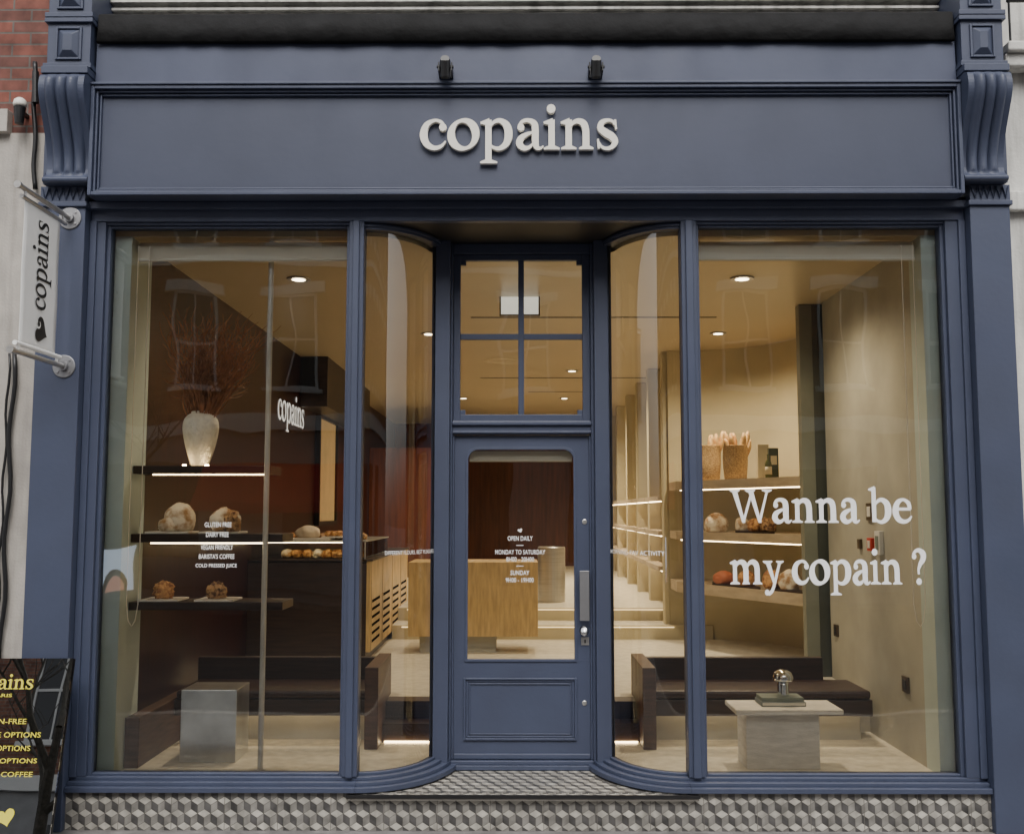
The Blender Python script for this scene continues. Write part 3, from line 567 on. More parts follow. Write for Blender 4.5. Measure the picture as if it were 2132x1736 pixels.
b=MB(); a=aT(-74,1434);c=aT(70,1434);d=aT(-74,1413); serif(b,'copains',(a[0],YT,GZ+a[1]),(1,0,0),(0,0,1),d[1]-a[1],c[0]-a[0]); b.build('lettering',yellow,mbd,recalc=False)
for t_,x0_,x1_,yc,h in(('PARIS',-18,26,1447,7),('GLUTEN-FREE',-60,56,1501,11),('SUGAR-FREE OPTIONS',-100,86,1529,11),('VEGAN OPTIONS',-70,64,1557,11),('PASTRY OPTIONS',-70,78,1583,10),("BARISTA'S COFFEE",-90,69,1611,11)):
    b=MB(); vs,fs=sans(t_); a=aT(x0_,yc+h/2); c=aT(x1_,yc-h/2); b.add([(a[0]+(c[0]-a[0])*u,YT,GZ+a[1]+(c[1]-a[1])*v) for u,v in vs],fs); b.build('lettering',yellow,mbd,recalc=False)
p=aT(12,1700); b=MB(); heart(b,(p[0],YT,GZ+p[1]),(1,0,0),(0,0,1),.1,rot=.3); b.build('heart_mark',yellow,mbd,recalc=False)
mbd.rotation_euler=(-TL,0,0)
# =================================================================== INTERIOR
FZ=.06; MZ=.30; UZ=.57; XW=-2.39; XRW=2.48; CZ=3.30
def cut(z):
    return [(-2.6,.11,z),(-.94,.11,z)]+[ell(-1,TE*i/10,-.055)+(z,) for i in range(11)]+[(-.5,.61,z),(.55,.61,z)]+[ell(1,TE*(10-i)/10,-.055)+(z,) for i in range(11)]+[(.99,.11,z),(2.9,.11,z),(2.9,1.3,z),(-2.6,1.3,z)]
b=MB(); b.prism(cut(-.1),(0,0,.16)); b.build('window_floor',floorm,kind='structure')
b=MB(); b.box(-2.6,3.1,1.3,4.6,-.1,MZ); b.build('shop_floor',floorm,kind='structure')
b=MB(); b.box(-2.6,3.1,5.1,14,-.1,UZ); b.box(-1.3,3.1,4.6,5.1,-.1,.44); b.build('upper_shop_floor',floorm,kind='structure')
b=MB(); b.prism(cut(CZ),(0,0,.1)); b.box(-2.7,3.2,1.3,14.2,CZ+.0,CZ+.1); b.build('ceiling',ceilm,kind='structure')
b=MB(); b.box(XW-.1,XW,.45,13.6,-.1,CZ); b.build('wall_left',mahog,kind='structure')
b=MB(); b.box(XW-.15,XW-.0,.101,.45,-.1,CZ); b.build('reveal_wall_left',reveal,kind='structure')
b=MB(); b.box(XRW+.0,XRW+.15,.101,.30,-.1,CZ); b.build('reveal_wall_right',reveal,kind='structure')
b=MB(); b.box(XRW,XRW+.1,.30,2.15,-.1,CZ); b.build('wall_right',plaster,kind='structure')
b=MB(); b.box(2.52,2.62,4.5,13.6,-.1,CZ); b.build('wall_right_rear',plaster2,kind='structure')
b=MB(); b.box(-2.5,2.6,13.6,13.7,-.1,CZ)
for k in range(12): b.box(-2.4+k*.42,-2.39+k*.42,13.58,13.6,UZ,CZ)
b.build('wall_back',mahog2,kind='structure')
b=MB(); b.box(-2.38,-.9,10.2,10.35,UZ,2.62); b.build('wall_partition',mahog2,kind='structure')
wpt=[(1.58,4.65),(1.75,4.66),(2.0,4.6),(2.3,4.45),(2.55,4.2),(2.75,3.8),(2.85,3.3),(2.86,2.2)]
b=MB(); pts=crom(wpt,5); vs=[];fs=[]
for x,y in pts: vs+=[(x,y,-.1),(x,y,CZ-.002)]
for i in range(len(pts)-1): fs.append((2*i,2*i+2,2*i+3,2*i+1))
b.add(vs,fs); b.build('wall_alcove',plaster2,kind='structure',smooth=True,recalc=False)
p0=aY(1672,1000,2.2);p1=aY(1736,1000,2.2); b=MB(); b.box(p0.x,2.86,2.2,2.3,MZ,CZ-.003); b.box((p0.x+p1.x)/2-.02,2.86,2.19,2.199,MZ,CZ-.004,1); tag(b.build('dark_reflection_panel',[colm,colk]),'painted dark reflection, a tall grey green and black panel between the plastered wall and bread shelves','panel')  # dark reflection in the recess painted as flat grey green and black
st_=thing('entry_steps',(-.05,.95,FZ),'dark wooden steps between the two bench ends behind the door','steps')
b=MB(); b.box(-.915,.812,.95,1.12,FZ,.185); b.build('lower_step',woodd,st_); b=MB(); b.box(-.915,.812,1.12,1.298,FZ,MZ+.003); b.build('upper_step',woodd,st_)
b=MB(); b.box(-.9,.8,.935,.948,FZ+.005,FZ+.012); b.build('light_strip',led,st_)
rs=thing('rear_steps',(.6,4.6,MZ),'pale rear steps with warm light strips','steps')
b=MB(); b.box(-1.3,2.0,4.57,4.598,MZ,.44);b.box(-1.3,2.0,5.07,5.098,.44,UZ); b.build('riser_face',plaster2,rs)
b=MB(); b.box(-1.2,1.6,4.56,4.569,.42,.427);b.box(-1.2,1.6,5.06,5.069,.55,.557); b.build('light_strip',ledr,rs)
def bench(x0,x1,ex0,ex1,xs,lab):
    t=thing('window_bench',((x0+x1)/2,.9,FZ),lab,'bench')
    b=MB(); b.box(x0,x1,.92,1.42,.33,.355); b.box(x0,x1,.88,.92,.25,.355); b.build('seat_frame',woodd,t,bevel=.004)
    b=MB(); b.box(x0+.005,x1-.005,.885,1.36,.357,.415); b.build('seat_cushion',leather,t,bevel=.02)
    b=MB(); b.box(x0,xs,1.37,1.44,.40,.565); b.build('backrest',woodd,t,bevel=.004)
    b=MB(); b.box(x0+.03,x1-.03,1.05,1.3,FZ,.33); b.build('plinth',plaster,t)
    b=MB(); b.box(ex0,ex1,.75,1.44,FZ,.585); b.build('end_panel',woodm,t,bevel=.004)
    b=MB(); b.box(x0+.05,x1-.05,.97,.98,.318,.329); b.build('light_strip',led,t)
    return t
tl=bench(-2.3,-1.01,-1.009,-.92,-1.01,'dark leather window bench left of the door')
b=MB(); b.box(XW+.001,-2.302,.25,1.44,FZ,.36); b.build('side_panel',woodm,tl,bevel=.004)
bench(.903,2.36,.815,.902,2.18,'dark leather window bench right of the door')
b=MB(); p0=aY(373,1587,.4);p1=aY(490,1587,.4); b.box(p0.x,p1.x,.40,.70,FZ,.50); tag(b.build('steel_cube_stool',steel2,bevel=.004),'brushed steel cube stool in the left window','stool')
t=thing('stone_side_table',(1.64,.5,FZ),'low travertine side table in the right window','table')
p0=aY(1555,1602,.25);p1=aY(1709,1602,.25); b=MB(); b.box(p0.x,p1.x,.25,.50,FZ,.395); b.build('table_base',travert,t,bevel=.006)
q0=aY(1532,1478,.17); q1=aY(1757,1478,.17); b=MB(); b.box(q0.x,q1.x,.17,.50,.396,.425); b.build('table_top',travert,t,bevel=.006)
xm=(p0.x+p1.x)/2
b=MB(); b.box(xm-.12,xm+.15,.27,.45,.426,.453); b.box(xm-.115,xm+.145,.2685,.447,.431,.448,1); tag(b.build('grey_book',[bookb,paper],bevel=.002),'lower grey cloth book on the travertine table','book')
b=MB(); b.box(xm-.115,xm+.14,.28,.44,.454,.477); tag(b.build('green_book',booka,bevel=.002),'upper grey green book beneath the chrome lamp','book')
t=thing('table_lamp',(xm+.035,.36,.478),'small chrome mushroom lamp standing on two books','lamp')
b=MB(); b.lathe([(.036,0),(.036,.07),(.034,.075),(.034,.10)],(xm+.035,.36,.478)); b.build('lamp_base',chrome,t)
b=MB(); b.lathe([(.06,.09),(.063,.095),(.062,.115),(.05,.14),(.03,.152),(.0,.156)],(xm+.035,.36,.478)); b.build('lamp_shade',chrome,t,smooth=True)
un=thing('display_shelf_unit',(-1.56,.35,FZ),'dark wooden display shelves on a steel pole in the left window','shelves')
pb=aY(540,1605,.2)
b=MB(); b.lathe([(.017,0),(.017,CZ-FZ-.002)],(pb.x,.22,FZ),n=20); b.lathe([(.03,0),(.03,.006)],(pb.x,.22,FZ)); b.build('steel_pole',polem,un,smooth=False)
shz=[]
for y0,yl in((968,985),(1112,1130),(1256,1273)):
    z1=zy(y0,.16);z0=zy(yl,.16); shz.append(z1); xr_=aY(582 if y0>1000 else 556,y0,.16).x
    b=MB(); b.box(XW+.001,xr_,.24,.54,z0,z1); o=b.build('shelf',woodd,un,bevel=.003)
    if y0<1200:
        b=MB(); b.box(XW+.12,pb.x-.02,.25,.26,z0-.008,z0-.001); b.build('light_strip',led,o)
p=aY(415,965,.36); vz=shz[0]+.001
prof=[(.048,0),(.058,.006),(.078,.06),(.102,.14),(.118,.22),(.122,.275),(.112,.32),(.088,.35),(.068,.36),(.066,.372),(.058,.372),(.056,.35)]
s_=(zy(857,.36)-vz)/.372
b=MB(); b.lathe([(r*s_*.98,h*s_) for r,h in crom(prof,3)],(p.x,.37,vz),n=40); tag(b.build('vase',ceram,smooth=True),'rough pale ceramic vase on the top display shelf','vase')
for dx,lab in((-.07,'small glowing puck light at the left foot of the vase'),(.07,'small glowing puck light at the right foot of the vase')):
    b=MB(); b.lathe([(.012,0),(.012,.006),(.009,.008),(0,.008)],(p.x+dx,.285,vz),n=14); tag(b.build('puck_light',puck),lab,'light')
b=MB(); top=vz+.36*s_; rnd=random.Random(3)
for k in range(140):
    an=rnd.uniform(0,2*PI); r0=rnd.uniform(0,.04); pos=Vector((p.x+r0*math.cos(an),.37+r0*math.sin(an),top-.12)); ln=rnd.uniform(.38,.86)
    d=Vector((.22*math.cos(an)+rnd.uniform(-.12,.30),.16*math.sin(an),1)).normalized(); n_=18; pts=[pos]; ph=rnd.uniform(0,6); fr=rnd.uniform(9,20); am=rnd.uniform(.25,.8)
    for i in range(n_):
        h=i/n_; q=d+Vector((math.cos(an)*.4+.32,math.sin(an)*.2,0))*h*.6+Vector((math.sin(ph+h*fr),math.cos(ph*1.3+h*fr*.9)*.6,.3*math.sin(ph+h*9)))*am*(h**.6)
        pos=pos+q.normalized()*ln/n_; pts.append(pos)
    pts=[Vector((q.x,max(.1,min(q.y,.8)),min(q.z,CZ-.03))) for q in pts]
    b.tube(pts,[.0052*(1-.7*i/n_) for i in range(n_+1)],4)
    for j in range(4):
        i=rnd.randint(7,15); q=pts[i]; dd=Vector((rnd.uniform(-1,1),rnd.uniform(-.5,.5),rnd.uniform(0,1))).normalized(); pp=[q]
        for m in range(6): dd=(dd+Vector((rnd.uniform(-.6,.6),rnd.uniform(-.4,.4),rnd.uniform(-.3,.5)))).normalized(); q=q+dd*.025; pp.append(Vector((q.x,max(.1,q.y),q.z)))
        b.tube(pp,[.0026-.0002*m for m in range(7)],3)
tag(b.build('curly_willow_branches',twig,recalc=False),'bare twisted brown willow branches rising from the pale vase','branches')
def loaf(name,c,r,mat,label,cat='bread',group=None,seed=0,amp=.12,fr=1.6,sub=4):
    bm=bmesh.new(); bmesh.ops.create_icosphere(bm,subdivisions=sub,radius=1)
    b=MB(); vs=[]
    for v in bm.verts:
        q=v.co; n_=noise.noise(q*fr+Vector((seed*3.1,seed,0)))*amp+noise.noise(q*fr*4+Vector((seed,0,7)))*amp*.35
        cut_=-.09*max(0,1-abs(math.sin((q.x*.8+q.y*.6)*3.2+seed))*6)*(1 if q.z>-.2 else 0)-.07*max(0,1-abs(math.sin((q.z*.9-q.x*.5)*3+seed))*7)
        s=1+n_+cut_; z=q.z*s; z=max(z,-.62); vs.append((c[0]+q.x*s*r[0],c[1]+q.y*s*r[1],c[2]+(z+.62)*r[2]/1.62))
    b.add(vs,[tuple(v.index for v in f.verts) for f in bm.faces]); bm.free()
    return tag(b.build(name,mat,smooth=True),label,cat,group)
def at_shelf(px,Y): return aY(px,1065,Y).x
pl2=shz[1]; pl3=shz[2]
def plate(px,Y,z,w,label):
    x=at_shelf(px,Y); b=MB(); b.box(x-w/2,x+w/2,Y-.11,Y+.11,z+.001,z+.014); return tag(b.build('serving_slab',marble,bevel=.003),label,'serving slab')
plate(360,.36,pl2,.27,'pale serving slab under the two stacked floured loaves'); plate(466,.36,pl2,.25,'pale serving slab under the dark cracked loaf'); plate(348,.36,pl3,.24,'pale serving slab under the left lower pastry'); plate(460,.36,pl3,.24,'pale serving slab under the right lower pastry')
x=at_shelf(376,.36); loaf('bread_loaf',(x,.35,pl2+.015),(.098,.09,.178),flour,'large round floured loaf, rear of the pair on the middle display shelf',seed=1,amp=.08)
x=at_shelf(352,.3); loaf('bread_loaf',(x,.28,pl2+.015),(.056,.05,.09),flour,'small floured roll leaning at the large round loaf',seed=2)
x=at_shelf(470,.36); loaf('bread_loaf',(x,.35,pl2+.015),(.098,.08,.14),flour,'cracked floured loaf on the middle display shelf, its right half',seed=3,amp=.3)
x=at_shelf(486,.3); loaf('bread_loaf',(x,.27,pl2+.015),(.05,.045,.115),darkc,'dark cut loaf leaning before the cracked floured loaf',seed=5,amp=.4)
x=at_shelf(349,.36); loaf('pastry',(x,.34,pl3+.015),(.06,.056,.108),crust,'round golden seeded pastry on the lowest display shelf, nearer the left wall','pastry',seed=4,amp=.35,fr=4)
x=at_shelf(457,.36); loaf('pastry',(x,.34,pl3+.015),(.06,.056,.10),darkc,'round dark seeded pastry on the lowest display shelf, nearer the pole','pastry',seed=6,amp=.35,fr=4)
a=aX(583,905,XW+.03); c=aX(638,905,XW+.03)
ww=thing('wall_sign',(XW,(a.y+c.y)/2,zy(890,a.y)),'glowing white serif letters on the dark left wall inside','sign')
zbse=aX(584,872,XW+.03).z; b=MB(); serif(b,'copains',(XW+.003,a.y,zbse),(0,1,0),(0,0,1),.21,c.y-a.y,0,lay=.001); b.build('lettering',letl,ww,recalc=False)
a=aX(664,1085,XW+.05);c=aX(699,1085,XW+.05); b=MB()
t=thing('wall_menu_panel',(XW,(a.y+c.y)/2,a.z),'tall amber lit panel in a black frame on the left wall','panel')
zt_=aX(664,868,XW+.05).z; b.box(XW+.001,XW+.03,a.y,c.y,a.z,zt_); b.build('panel_face',scr,t)
b=MB(); b.box(XW+.001,XW+.06,a.y-.05,a.y,a.z-.05,zt_+.05);b.box(XW+.001,XW+.06,c.y,c.y+.05,a.z-.05,zt_+.05);b.box(XW+.001,XW+.06,a.y,c.y,zt_,zt_+.05);b.box(XW+.001,XW+.06,a.y,c.y,a.z-.05,a.z); b.build('panel_frame',blackm,t)
b=MB(); b.box(XW+.001,XW+.30,5.0,8.2,2.75,CZ-.001); tag(b.build('ceiling_bulkhead',blackm),'black bulkhead box under the ceiling along the left wall','bulkhead')
ct=thing('service_counter',(-1.8,3,MZ),'long wooden service counter with drawers along the left side','counter')
b=MB(); b.box(XW+.002,-1.34,3.0,6.0,MZ,1.16); b.build('counter_body',woodd,ct)
b=MB(); b.box(-1.339,-1.3,3.0,6.0,MZ+.08,1.17); b.build('drawer_front',woodl,ct,bevel=.003)
b=MB()
for k in range(4):
    y=3.1+k*.75
    for j in range(6): b.box(-1.3,-1.298,y,y+.5,.45+j*.07,.475+j*.07)
    b.box(-1.3,-1.298,y-.06,y-.055,MZ+.08,1.17)
b.build('vent_slots',slotm,ct)
b=MB(); b.box(XW+.002,-1.28,2.98,6.02,1.171,1.185); b.build('countertop',woodd,ct,bevel=.002)
gc=thing('glass_display_case',(-1.9,3,1.186),'glass pastry case standing on the service counter','display case')
gzc=zy(1128,3.05)
b=MB(); b.box(XW+.02,-1.36,3.04,3.045,1.187,gzc); b.box(-1.362,-1.357,3.046,4.6,1.187,gzc); b.build('case_glass',case_glass,gc)
b=MB(); b.box(XW+.02,-1.35,3.03,4.6,gzc+.001,gzc+.012); b.box(-1.365,-1.353,3.032,3.039,1.187,gzc); b.build('case_top',steel,gc)
b=MB(); b.box(XW+.03,-1.37,3.3,3.6,1.34,1.348); b.build('case_shelf',marble,gc)
b=MB(); b.box(XW+.05,-1.4,3.06,3.068,gzc-.01,gzc-.001); b.build('light_strip',led,gc)
for k in range(8):
    px=600+k*21; x=at_shelf(px,3.2); loaf('case_pastry',(x,3.2,1.188),(.055,.06,.08),crust if k%3 else flour,'small golden pastry in the row inside the glass case','pastry','pastries in the glass case',seed=10+k,amp=.35,fr=2.5,sub=3)
    x=at_shelf(px+6,3.4); loaf('case_pastry',(x,3.42,1.349),(.05,.055,.06),darkc if k%2 else crust,'small pastry on the upper shelf inside the glass case','pastry','pastries on the upper case shelf',seed=60+k,amp=.35,fr=2.5,sub=3)
x0_,x1_=at_shelf(588,3.2),at_shelf(690,3.2); b=MB(); b.box(x0_,x1_,3.1,3.4,gzc+.013,gzc+.03); tag(b.build('bread_board',marble,bevel=.004),'pale board carrying the cut loaf on top of the glass case','board')
loaf('bread_loaf',(at_shelf(640,3.2),3.25,gzc+.031),(.11,.09,.11),pale,'long pale cut loaf on the board over the glass case',seed=31)
b=MB(); x=at_shelf(697,3.3); b.box(x-.09,x+.09,3.15,3.4,gzc+.033,gzc+.045); tag(b.build('pastry_tray',marble),'small pale tray of pastries on top of the glass case, right end','tray')
for k in range(3): loaf('tray_pastry',(x-.05+.05*k,3.27,gzc+.046),(.035,.04,.05),crust,'small pastry on the pale tray over the glass case','pastry','pastries on the small tray',seed=40+k,amp=.35,sub=3)
t=thing('island_counter',(-.4,3.5,MZ),'pale grained wooden counter block behind the door','counter')
p0=aY(850,1200,3.5);p1=aY(1120,1200,3.5); z1=zy(1170,3.5);z0=zy(1325,3.5)
b=MB(); b.box(p0.x,p1.x,3.5,4.1,z0,z1); b.build('counter_block',woodl,t,bevel=.004)
b=MB(); b.box(p0.x+.1,aY(1032,1300,3.6).x,3.6,4.0,MZ,z0-.001); b.build('pedestal',plaster,t)
p=aY(1149,1256,5.8); b=MB(); r=.16; b.lathe([(r,0),(r,.62),(r-.01,.63),(r-.012,.6)],(p.x,5.9,UZ)); tag(b.build('steel_cylinder_bin',steel,smooth=False),'tall steel cylinder standing on the rear steps','bin')
fy=[4.70,6.0,7.3,8.7,10.3,12.0,13.3]
fw=thing('display_fins',(2.0,4.7,MZ),'row of beige upright fins with lit shelves along the right wall','shelving')
def fx(i): return 1.53+.015*i
for i,y in enumerate(fy):
    b=MB(); b.box(fx(i),2.515,y,y+.16,MZ,CZ-.004); b.build('upright_fin',plaster2,fw,bevel=.004)
for i in range(6):
    for z in (.98,1.35,1.72):
        b=MB(); b.box(fx(i)-.04,2.515,fy[i]+.161,fy[i+1]-.001,z,z+.05); o=b.build('fin_shelf',shst,fw)
        b=MB(); b.box(fx(i)+.0,fx(i)+.02,fy[i]+.2,fy[i+1]-.05,z-.01,z-.001);  b.build('light_strip',led,o)
ni=thing('bread_wall_shelves',(2.0,2.9,MZ),'three thick beige stone shelves with warm strips on the right alcove wall','shelves')
def Yf(px):
    k=(px-1079)/F; return (4.2-1.837*(k*6.07-1.58))/(1+1.837*k)
shelfz=[]
for ya,yb_ in((991,1012),(1113,1133),(1237,1262)):
    yy=2.62; xr_=at_shelf(1674,yy); z1=zy(ya,yy);z0=zy(yb_,yy); shelfz.append(z1)
    b=MB(); b.prism([(1.58,4.2,z0),(xr_,2.62,z0),(2.8,2.62,z0),(2.84,3.3,z0),(2.73,3.8,z0),(2.5,4.22,z0),(2.2,4.49,z0),(1.9,4.6,z0),(1.58,4.64,z0)],(0,0,z1-z0)); o=b.build('thick_shelf',shst,ni)
    if ya<1200:
        b=MB(); b.prism([(1.62,4.17,z0-.009),(xr_-.02,2.68,z0-.009),(xr_-.01,2.69,z0-.009),(1.63,4.18,z0-.009)],(0,0,.008)); b.build('light_strip',led,o)
def basket(px0,px1,lab,seed):
    pc=(px0+px1)/2; yy=Yf(pc)+.24; x=at_shelf(pc,yy); r=(px1-px0)/2/F*(yy+6.07)*.99; z=shelfz[0]+.001; H=zy(928,yy)-z; rnd=random.Random(seed)
    b=MB(); b.lathe([(r*.82,0),(r*.9,.02),(r*1.0,H*.55),(r*.97,H*.97),(r*1.0,H),(r*.93,H),(r*.9,H*.8)],(x,yy,z),n=30); tag(b.build('wicker_basket',wicker,smooth=True),lab,'basket')
    for k in range(10):
        an=2*PI*k/10+rnd.uniform(-.3,.3); p0=Vector((x+r*.3*math.cos(an),yy+r*.3*math.sin(an),z+.02)); p1=Vector((x+r*.85*math.cos(an)+rnd.uniform(-.05,.06),yy+r*.7*math.sin(an),z+H+rnd.uniform(.06,.17)))
        pts=[p0.lerp(p1,i/10)+Vector((.006*math.sin(i),0,0)) for i in range(11)]; b=MB(); b.tube(pts,[.024,.028,.029,.03,.03,.03,.03,.03,.028,.023,.010],8)
        tag(b.build('baguette',baguette,smooth=True),'thin baguette standing upright in the '+lab.split(' holding')[0],'baguette','baguettes in the '+lab.split(' holding')[0])
basket(1450,1503,'left wicker basket holding baguettes on the top bread shelf',1); basket(1507,1559,'right wicker basket holding baguettes on the top bread shelf',2)
z=shelfz[0]+.001
yy=Yf(1592)+.2; b=MB(); x=at_shelf(1592,yy); b.box(x-.05,x+.05,yy,yy+.05,z,z+.31); tag(b.build('upright_book',labelm,bevel=.002),'cream upright book behind the small bottle on the top bread shelf','book')
yy=Yf(1612)+.2; b=MB(); x=at_shelf(1613,yy); b.box(x-.04,x+.045,yy,yy+.05,z,z+.27); b.box(x-.025,x+.03,yy-.002,yy,z+.12,z+.2,1); tag(b.build('dark_gift_box',[dkb,labelm]),'dark upright box beside the cream book on the top shelf','box')
yy=Yf(1602)+.1; b=MB(); x=at_shelf(1602,yy); b.lathe([(.028,0),(.03,.005),(.03,.12),(.024,.145),(.010,.165),(.010,.2),(.012,.2),(.012,.21)],(x,yy,z),n=20); b.lathe([(.0305,.03),(.0305,.1)],(x,yy,z),n=20,mi=1); tag(b.build('olive_oil_bottle',[olive,labelm],smooth=True),'small olive green bottle before the cream book on the top shelf','bottle')
for (px0,px1,si,lab) in((1530,1612,1,'dark board under the small breads on the middle bread shelf'),(1480,1580,2,'dark board under the breads on the lowest bread shelf'),(1600,1668,2,'dark board under the pale loaf on the lowest bread shelf')):
    z=shelfz[si]+.001; pts=[]
    for px,dd in((px0,.03),(px1,.03),(px1,.26),(px0,.26)):
        y=Yf(px)+dd; pts.append((at_shelf(px,y),y,z))
    b=MB(); b.prism(pts,(0,0,.015)); tag(b.build('serving_board',woodd),lab,'board')
def nb_(px,w_,si,h,mat,lab,seed,amp=.12,up=.017):
    Y=Yf(px)+.15; r=w_/2/F*(Y+6.07); loaf('bread_loaf',(at_shelf(px,Y),Y,shelfz[si]+up),(r,r,h),mat,lab,seed=seed,amp=amp)
nb_(1491,50,1,.18,flour,'big round scored loaf on the middle bread shelf, left end',21,.04,.002); nb_(1545,30,1,.13,flour,'pale small loaf second on the middle bread shelf',22); nb_(1572,32,1,.11,crust,'golden roll in the middle of the middle bread shelf',23,.3); nb_(1598,34,1,.13,darkc,'dark bun at the right of the middle bread shelf',24,.3)
nb_(1504,44,2,.12,redc,'reddish glazed loaf on the lowest bread shelf',25,.05); nb_(1552,34,2,.14,crust,'golden roll second on the lowest bread shelf',26,.3); nb_(1604,40,2,.16,crust,'brown round loaf third on the lowest bread shelf',27,.15); nb_(1640,46,2,.17,flour,'pale floured round loaf on the lowest bread shelf, right end',28)
def lamp(px,py,e,lab,r=.045):
    p=aZ(px,py,CZ-.004); t=thing('ceiling_light',(p.x,p.y,CZ),lab,'ceiling light','recessed ceiling lights')
    b=MB(); b.lathe([(r,.0),(r*1.05,-.008),(r*1.7,-.010),(r*1.75,-.002),(r*1.7,-.001)],(p.x,p.y,CZ-.0015),n=24); b.build('trim_ring',steel,t)
    b=MB(); b.lathe([(r*.95,-.011),(0,-.012)],(p.x,p.y,CZ-.001),n=20); b.build('lamp_lens',ledw,t)
    l=bpy.data.lights.new('downlight','SPOT'); l.energy=e; l.color=(1,.80,.54); l.spot_size=math.radians(155); l.spot_blend=1; l.shadow_soft_size=.05
    o=bpy.data.objects.new('downlight',l); COL.objects.link(o); o.parent=t; o.location=(0,0,-.03)
E=210
lamp(622,581,E*.5,'recessed ceiling light above the left window display',.05); lamp(1545,580,E*.85,'recessed ceiling light nearest the right window',.05); lamp(1495,694,E*.95,'second recessed ceiling light on the right, before the bread shelves'); lamp(893,695,E*.6,'recessed ceiling light behind the left curved glass edge')
lamp(1191,772,E*1.3,'recessed ceiling light seen in the lower right transom pane, nearer one'); lamp(1175,829,E*2.1,'recessed ceiling light at the foot of the lower right transom pane'); lamp(775,874,E*.9,'rear recessed ceiling light near the left mullion'); lamp(965,829,E*1.2,'recessed ceiling light at the foot of the lower left transom pane')
for y,xa,xb in((660,980,1492),(786,1000,1382),(815,1100,1230),(868,1000,1200)):
    a=aZ(xa,y,CZ);c=aZ(xb,y,CZ); b=MB(); b.box(a.x,c.x,a.y,a.y+.04,CZ-.004,CZ-.001); tag(b.build('ceiling_slot',blackm),{660:'longest black linear slot in the ceiling, nearest the door',786:'second black linear slot in the ceiling',815:'short black linear slot in the ceiling between two longer ones',868:'rearmost black linear slot in the ceiling'}[y],'air slot')
p=aZ(1045,751,CZ); b=MB()
b.lathe([(.16,-.004),(.18,-.008),(.2,-.004),(.2,-.001)],(p.x,p.y,CZ),n=30); tag(b.build('ceiling_speaker_ring',ceilm),'round flush ring in the ceiling behind the lower left transom pane','ceiling speaker')
Ye=1.9; a=aY(1040,658,Ye);c=aY(1124,614,Ye); t=thing('emergency_light_box',((a.x+c.x)/2,Ye,CZ),'lit white box light hanging under the ceiling above the door','light box')
b=MB(); b.box(a.x+.012,c.x-.012,Ye-.006,Ye,a.z+.012,c.z-.012); b.build('lit_face',box_l,t); b=MB(); b.box(a.x,c.x,Ye+.001,Ye+.05,a.z,c.z); b.frame(a.x,c.x,a.z,c.z,.011,Ye-.012,Ye+.001)
if c.z<CZ-.003: b.box((a.x+c.x)/2-.05,(a.x+c.x)/2+.05,Ye+.01,Ye+.04,c.z,CZ-.001)
b.build('box_frame',brass,t)
for xa,xb,lab,cx_ in((-2.37,-1.03,'cream roller blind across the top of the left window',-2.36),(1.09,2.46,'cream roller blind across the top of the right window',2.44)):
    t=thing('roller_blind',((xa+xb)/2,.17,CZ-.1),lab,'blind'); b=MB(); b.tube([(xa,.2,CZ-.055),(xb,.2,CZ-.055)],.042,16); b.build('blind_roll',blindm,t,smooth=False)
    b=MB(); b.box(xa,xb,.155,.16,CZ-.13,CZ-.05); b.tube([(xa,.157,CZ-.135),(xb,.157,CZ-.135)],.01,8); b.build('blind_hem',blindm,t)
    d=1 if cx_<0 else -1
    b=MB(); zb_=.95; b.tube([(cx_,.13,CZ-.05),(cx_,.13,zb_+.1),(cx_+d*.015,.13,zb_),(cx_+d*.035,.13,zb_-.03),(cx_+d*.055,.13,zb_),(cx_+d*.07,.13,zb_+.1),(cx_+d*.07,.13,CZ-.05)],.0028,5); b.build('pull_chain',cream,t)
b=MB(); b.box(gx0+.01,gx1-.01,Yl+.05,Yl+.055,zy(957,Yl),zy(938,Yl)); b.tube([(gx0+.01,Yl+.055,zy(958,Yl)),(gx1-.01,Yl+.055,zy(958,Yl))],.008,8); tag(b.build('door_blind',blindm),'narrow rolled cream blind inside the top of the door glass','blind')
def dev(px,py,w,h,mat,name,lab,cat,d=.02,extra=None):
    p=aX(px,py,XRW); b=MB(); b.box(XRW-d,XRW-.001,p.y-w/2,p.y+w/2,p.z-h/2,p.z+h/2)
    if extra: b.box(XRW-d-.004,XRW-d,p.y-w*.28,p.y+w*.28,p.z-h*.3,p.z+h*.3,1)
    tag(b.build(name,[mat,extra or mat],bevel=.003),lab,cat)
dev(1835,1130,.10,.16,whitep,'wall_controller','white wall controller beside the red call point','controller',.03,booka); dev(1818,1133,.09,.09,red,'fire_call_point','red fire call point on the plastered right wall','fire call point',.03,whitep); dev(1793,1132,.06,.07,brass,'light_switch','small bronze switch left of the red call point','switch'); dev(1813,1065,.12,.12,brass,'wall_thermostat','dark bronze plate with white knob above the red call point','thermostat',.015,whitep)
dev(1743,1312,.09,.09,brass,'wall_socket','bronze socket low on the right wall behind the bench','socket',.015,blackm); dev(1888,1424,.10,.10,brass,'wall_socket','bronze socket low on the right wall by the bench end','socket',.015,blackm)
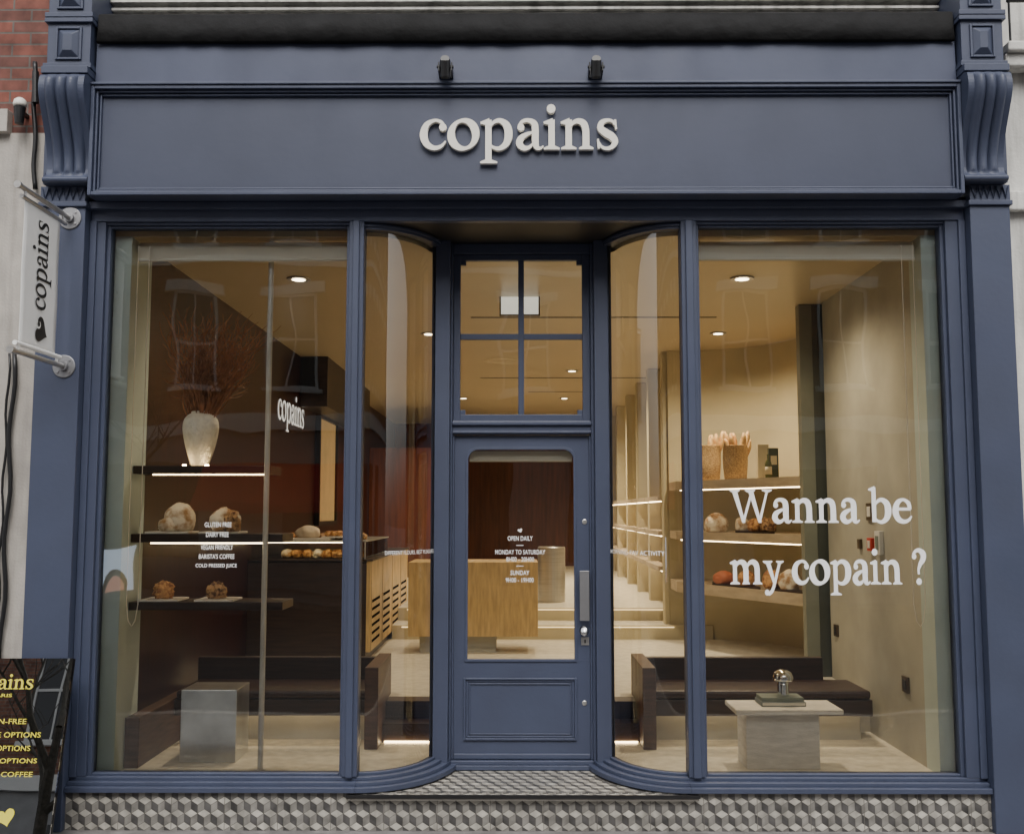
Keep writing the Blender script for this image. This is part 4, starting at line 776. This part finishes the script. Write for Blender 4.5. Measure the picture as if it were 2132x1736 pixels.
# =================================================================== OPPOSITE SIDE OF THE STREET (seen in the glass)
YO=-17.4
ob=thing('terrace_building',(0,YO,GZ),'brown brick terrace across the street seen reflected in the glass','building')
b=MB(); b.box(-15,15,YO-.6,YO,GZ+3.6,12.4); b.build('brick_wall',brick2,ob)
b=MB(); b.box(-15,15,YO-.6,YO+.12,GZ+.001,GZ+3.6); b.build('shop_ground_floor',greys,ob)
def opp(px,py):
    p=aY(px,py,-YO); return p.x,p.z
b=MB(); b.box(-15,15,YO+.001,YO+.25,GZ+3.6,GZ+3.95); b.box(-15,15,YO+.001,YO+.1,7.4,7.55); b.build('cornice',wht,ob)
for cx_ in (-12.5,-10.3,-7.6,-5.3,-2.2,0.2,3,5.3,7.6,10,12.4):
    for z0,z1 in ((4.5,6.7),(7.9,9.9),(10.5,12.0)):
        b=MB(); b.frame(cx_-.55,cx_+.55,z0,z1,.06,YO+.001,YO+.05); b.box(cx_-.49,cx_+.49,YO+.002,YO+.04,(z0+z1)/2-.03,(z0+z1)/2+.03); b.box(cx_-.02,cx_+.02,YO+.002,YO+.035,z0+.06,z1-.06); b.box(cx_-.75,cx_+.75,YO+.001,YO+.12,z1+.001,z1+.26); b.box(cx_-.65,cx_+.65,YO+.001,YO+.15,z0-.10,z0); o=b.build('window',wht,ob)
        b=MB(); b.box(cx_-.48,cx_+.48,YO+.0005,YO+.015,z0+.06,z1-.06); b.build('pane',dkint,o)
x0_,z0_=opp(430,1040); x1_,z1_=opp(900,960)
b=MB(); b.prism([(x0_,YO+.13,z1_),(x0_,YO+.13,z0_-.1),(x0_,YO+1.2,z0_-.25),(x0_,YO+1.2,z0_-.05)],(x1_-x0_,0,0)); b.build('awning',redaw,ob)
for px in(300,700,950,1300,1700):
    x,_=opp(px,1200); b=MB(); b.box(x-1.3,x+1.3,YO+.121,YO+.14,GZ+.7,GZ+2.9); b.build('shop_pane',dkint,ob)
x0_,z0_=opp(200,1295);x1_,z1_=opp(296,1143); YP=YO+.6
po=thing('lit_poster_stand',((x0_+x1_)/2,YP-.1,GZ),'lit street poster stand showing a face across the street','poster')
b=MB(); b.box(x0_,x1_,YP-.15,YP,z0_,z1_); b.build('poster_face',adm,po)
xm_=(x0_+x1_)/2+.1
b2=MB(); b2.add([(xm_+.24*math.cos(t*PI/12),YP+.02,z0_+.7+.33*math.sin(t*PI/12)) for t in range(24)],[tuple(range(24))]); b3=MB(); b3.add([(xm_+.32*math.cos(t*PI/12),YP+.015,z0_+.82+.36*math.sin(t*PI/12)) for t in range(24)],[tuple(range(24))]); b3.build('poster_hair',hairm,po,recalc=False); b2.build('poster_portrait',skin_m,po,recalc=False)
b=MB(); b.box(x0_-.08,x1_+.08,YP-.2,YP-.151,GZ,z1_+.1); b.build('poster_case',blackm,po)
def tree(x,y,h,seed,lab):
    rnd=random.Random(seed); t=thing('street_tree',(x,y,GZ),lab,'tree'); b=MB(); tr=MB()
    def br(p,d,l,r,dep,mb_):
        pts=[p]; n=5
        for i in range(n): d=(d+Vector((rnd.uniform(-.2,.2),rnd.uniform(-.2,.2),rnd.uniform(-.05,.12)))).normalized(); p=p+d*l/n; pts.append(p)
        mb_.tube(pts,[r*(1-.5*i/n) for i in range(n+1)],6 if dep<2 else 4)
        if dep<4:
            for k in range(3 if dep else 4):
                q=pts[rnd.randint(2,5)]; a=rnd.uniform(0,2*PI); dd=(d*.7+Vector((math.cos(a),math.sin(a),rnd.uniform(.1,.6)))*.75).normalized(); br(q,dd,l*rnd.uniform(.55,.75),r*.5,dep+1,b)
    br(Vector((x,y,GZ)),Vector((0,0,1)),h*.42,.11,0,tr); tr.build('trunk',bark,t,recalc=False); b.build('branches',bark,t,recalc=False)
p=aY(95,1500,8.5); tree(p.x,-9.5,7,5,'bare winter street tree seen reflected in the menu board')
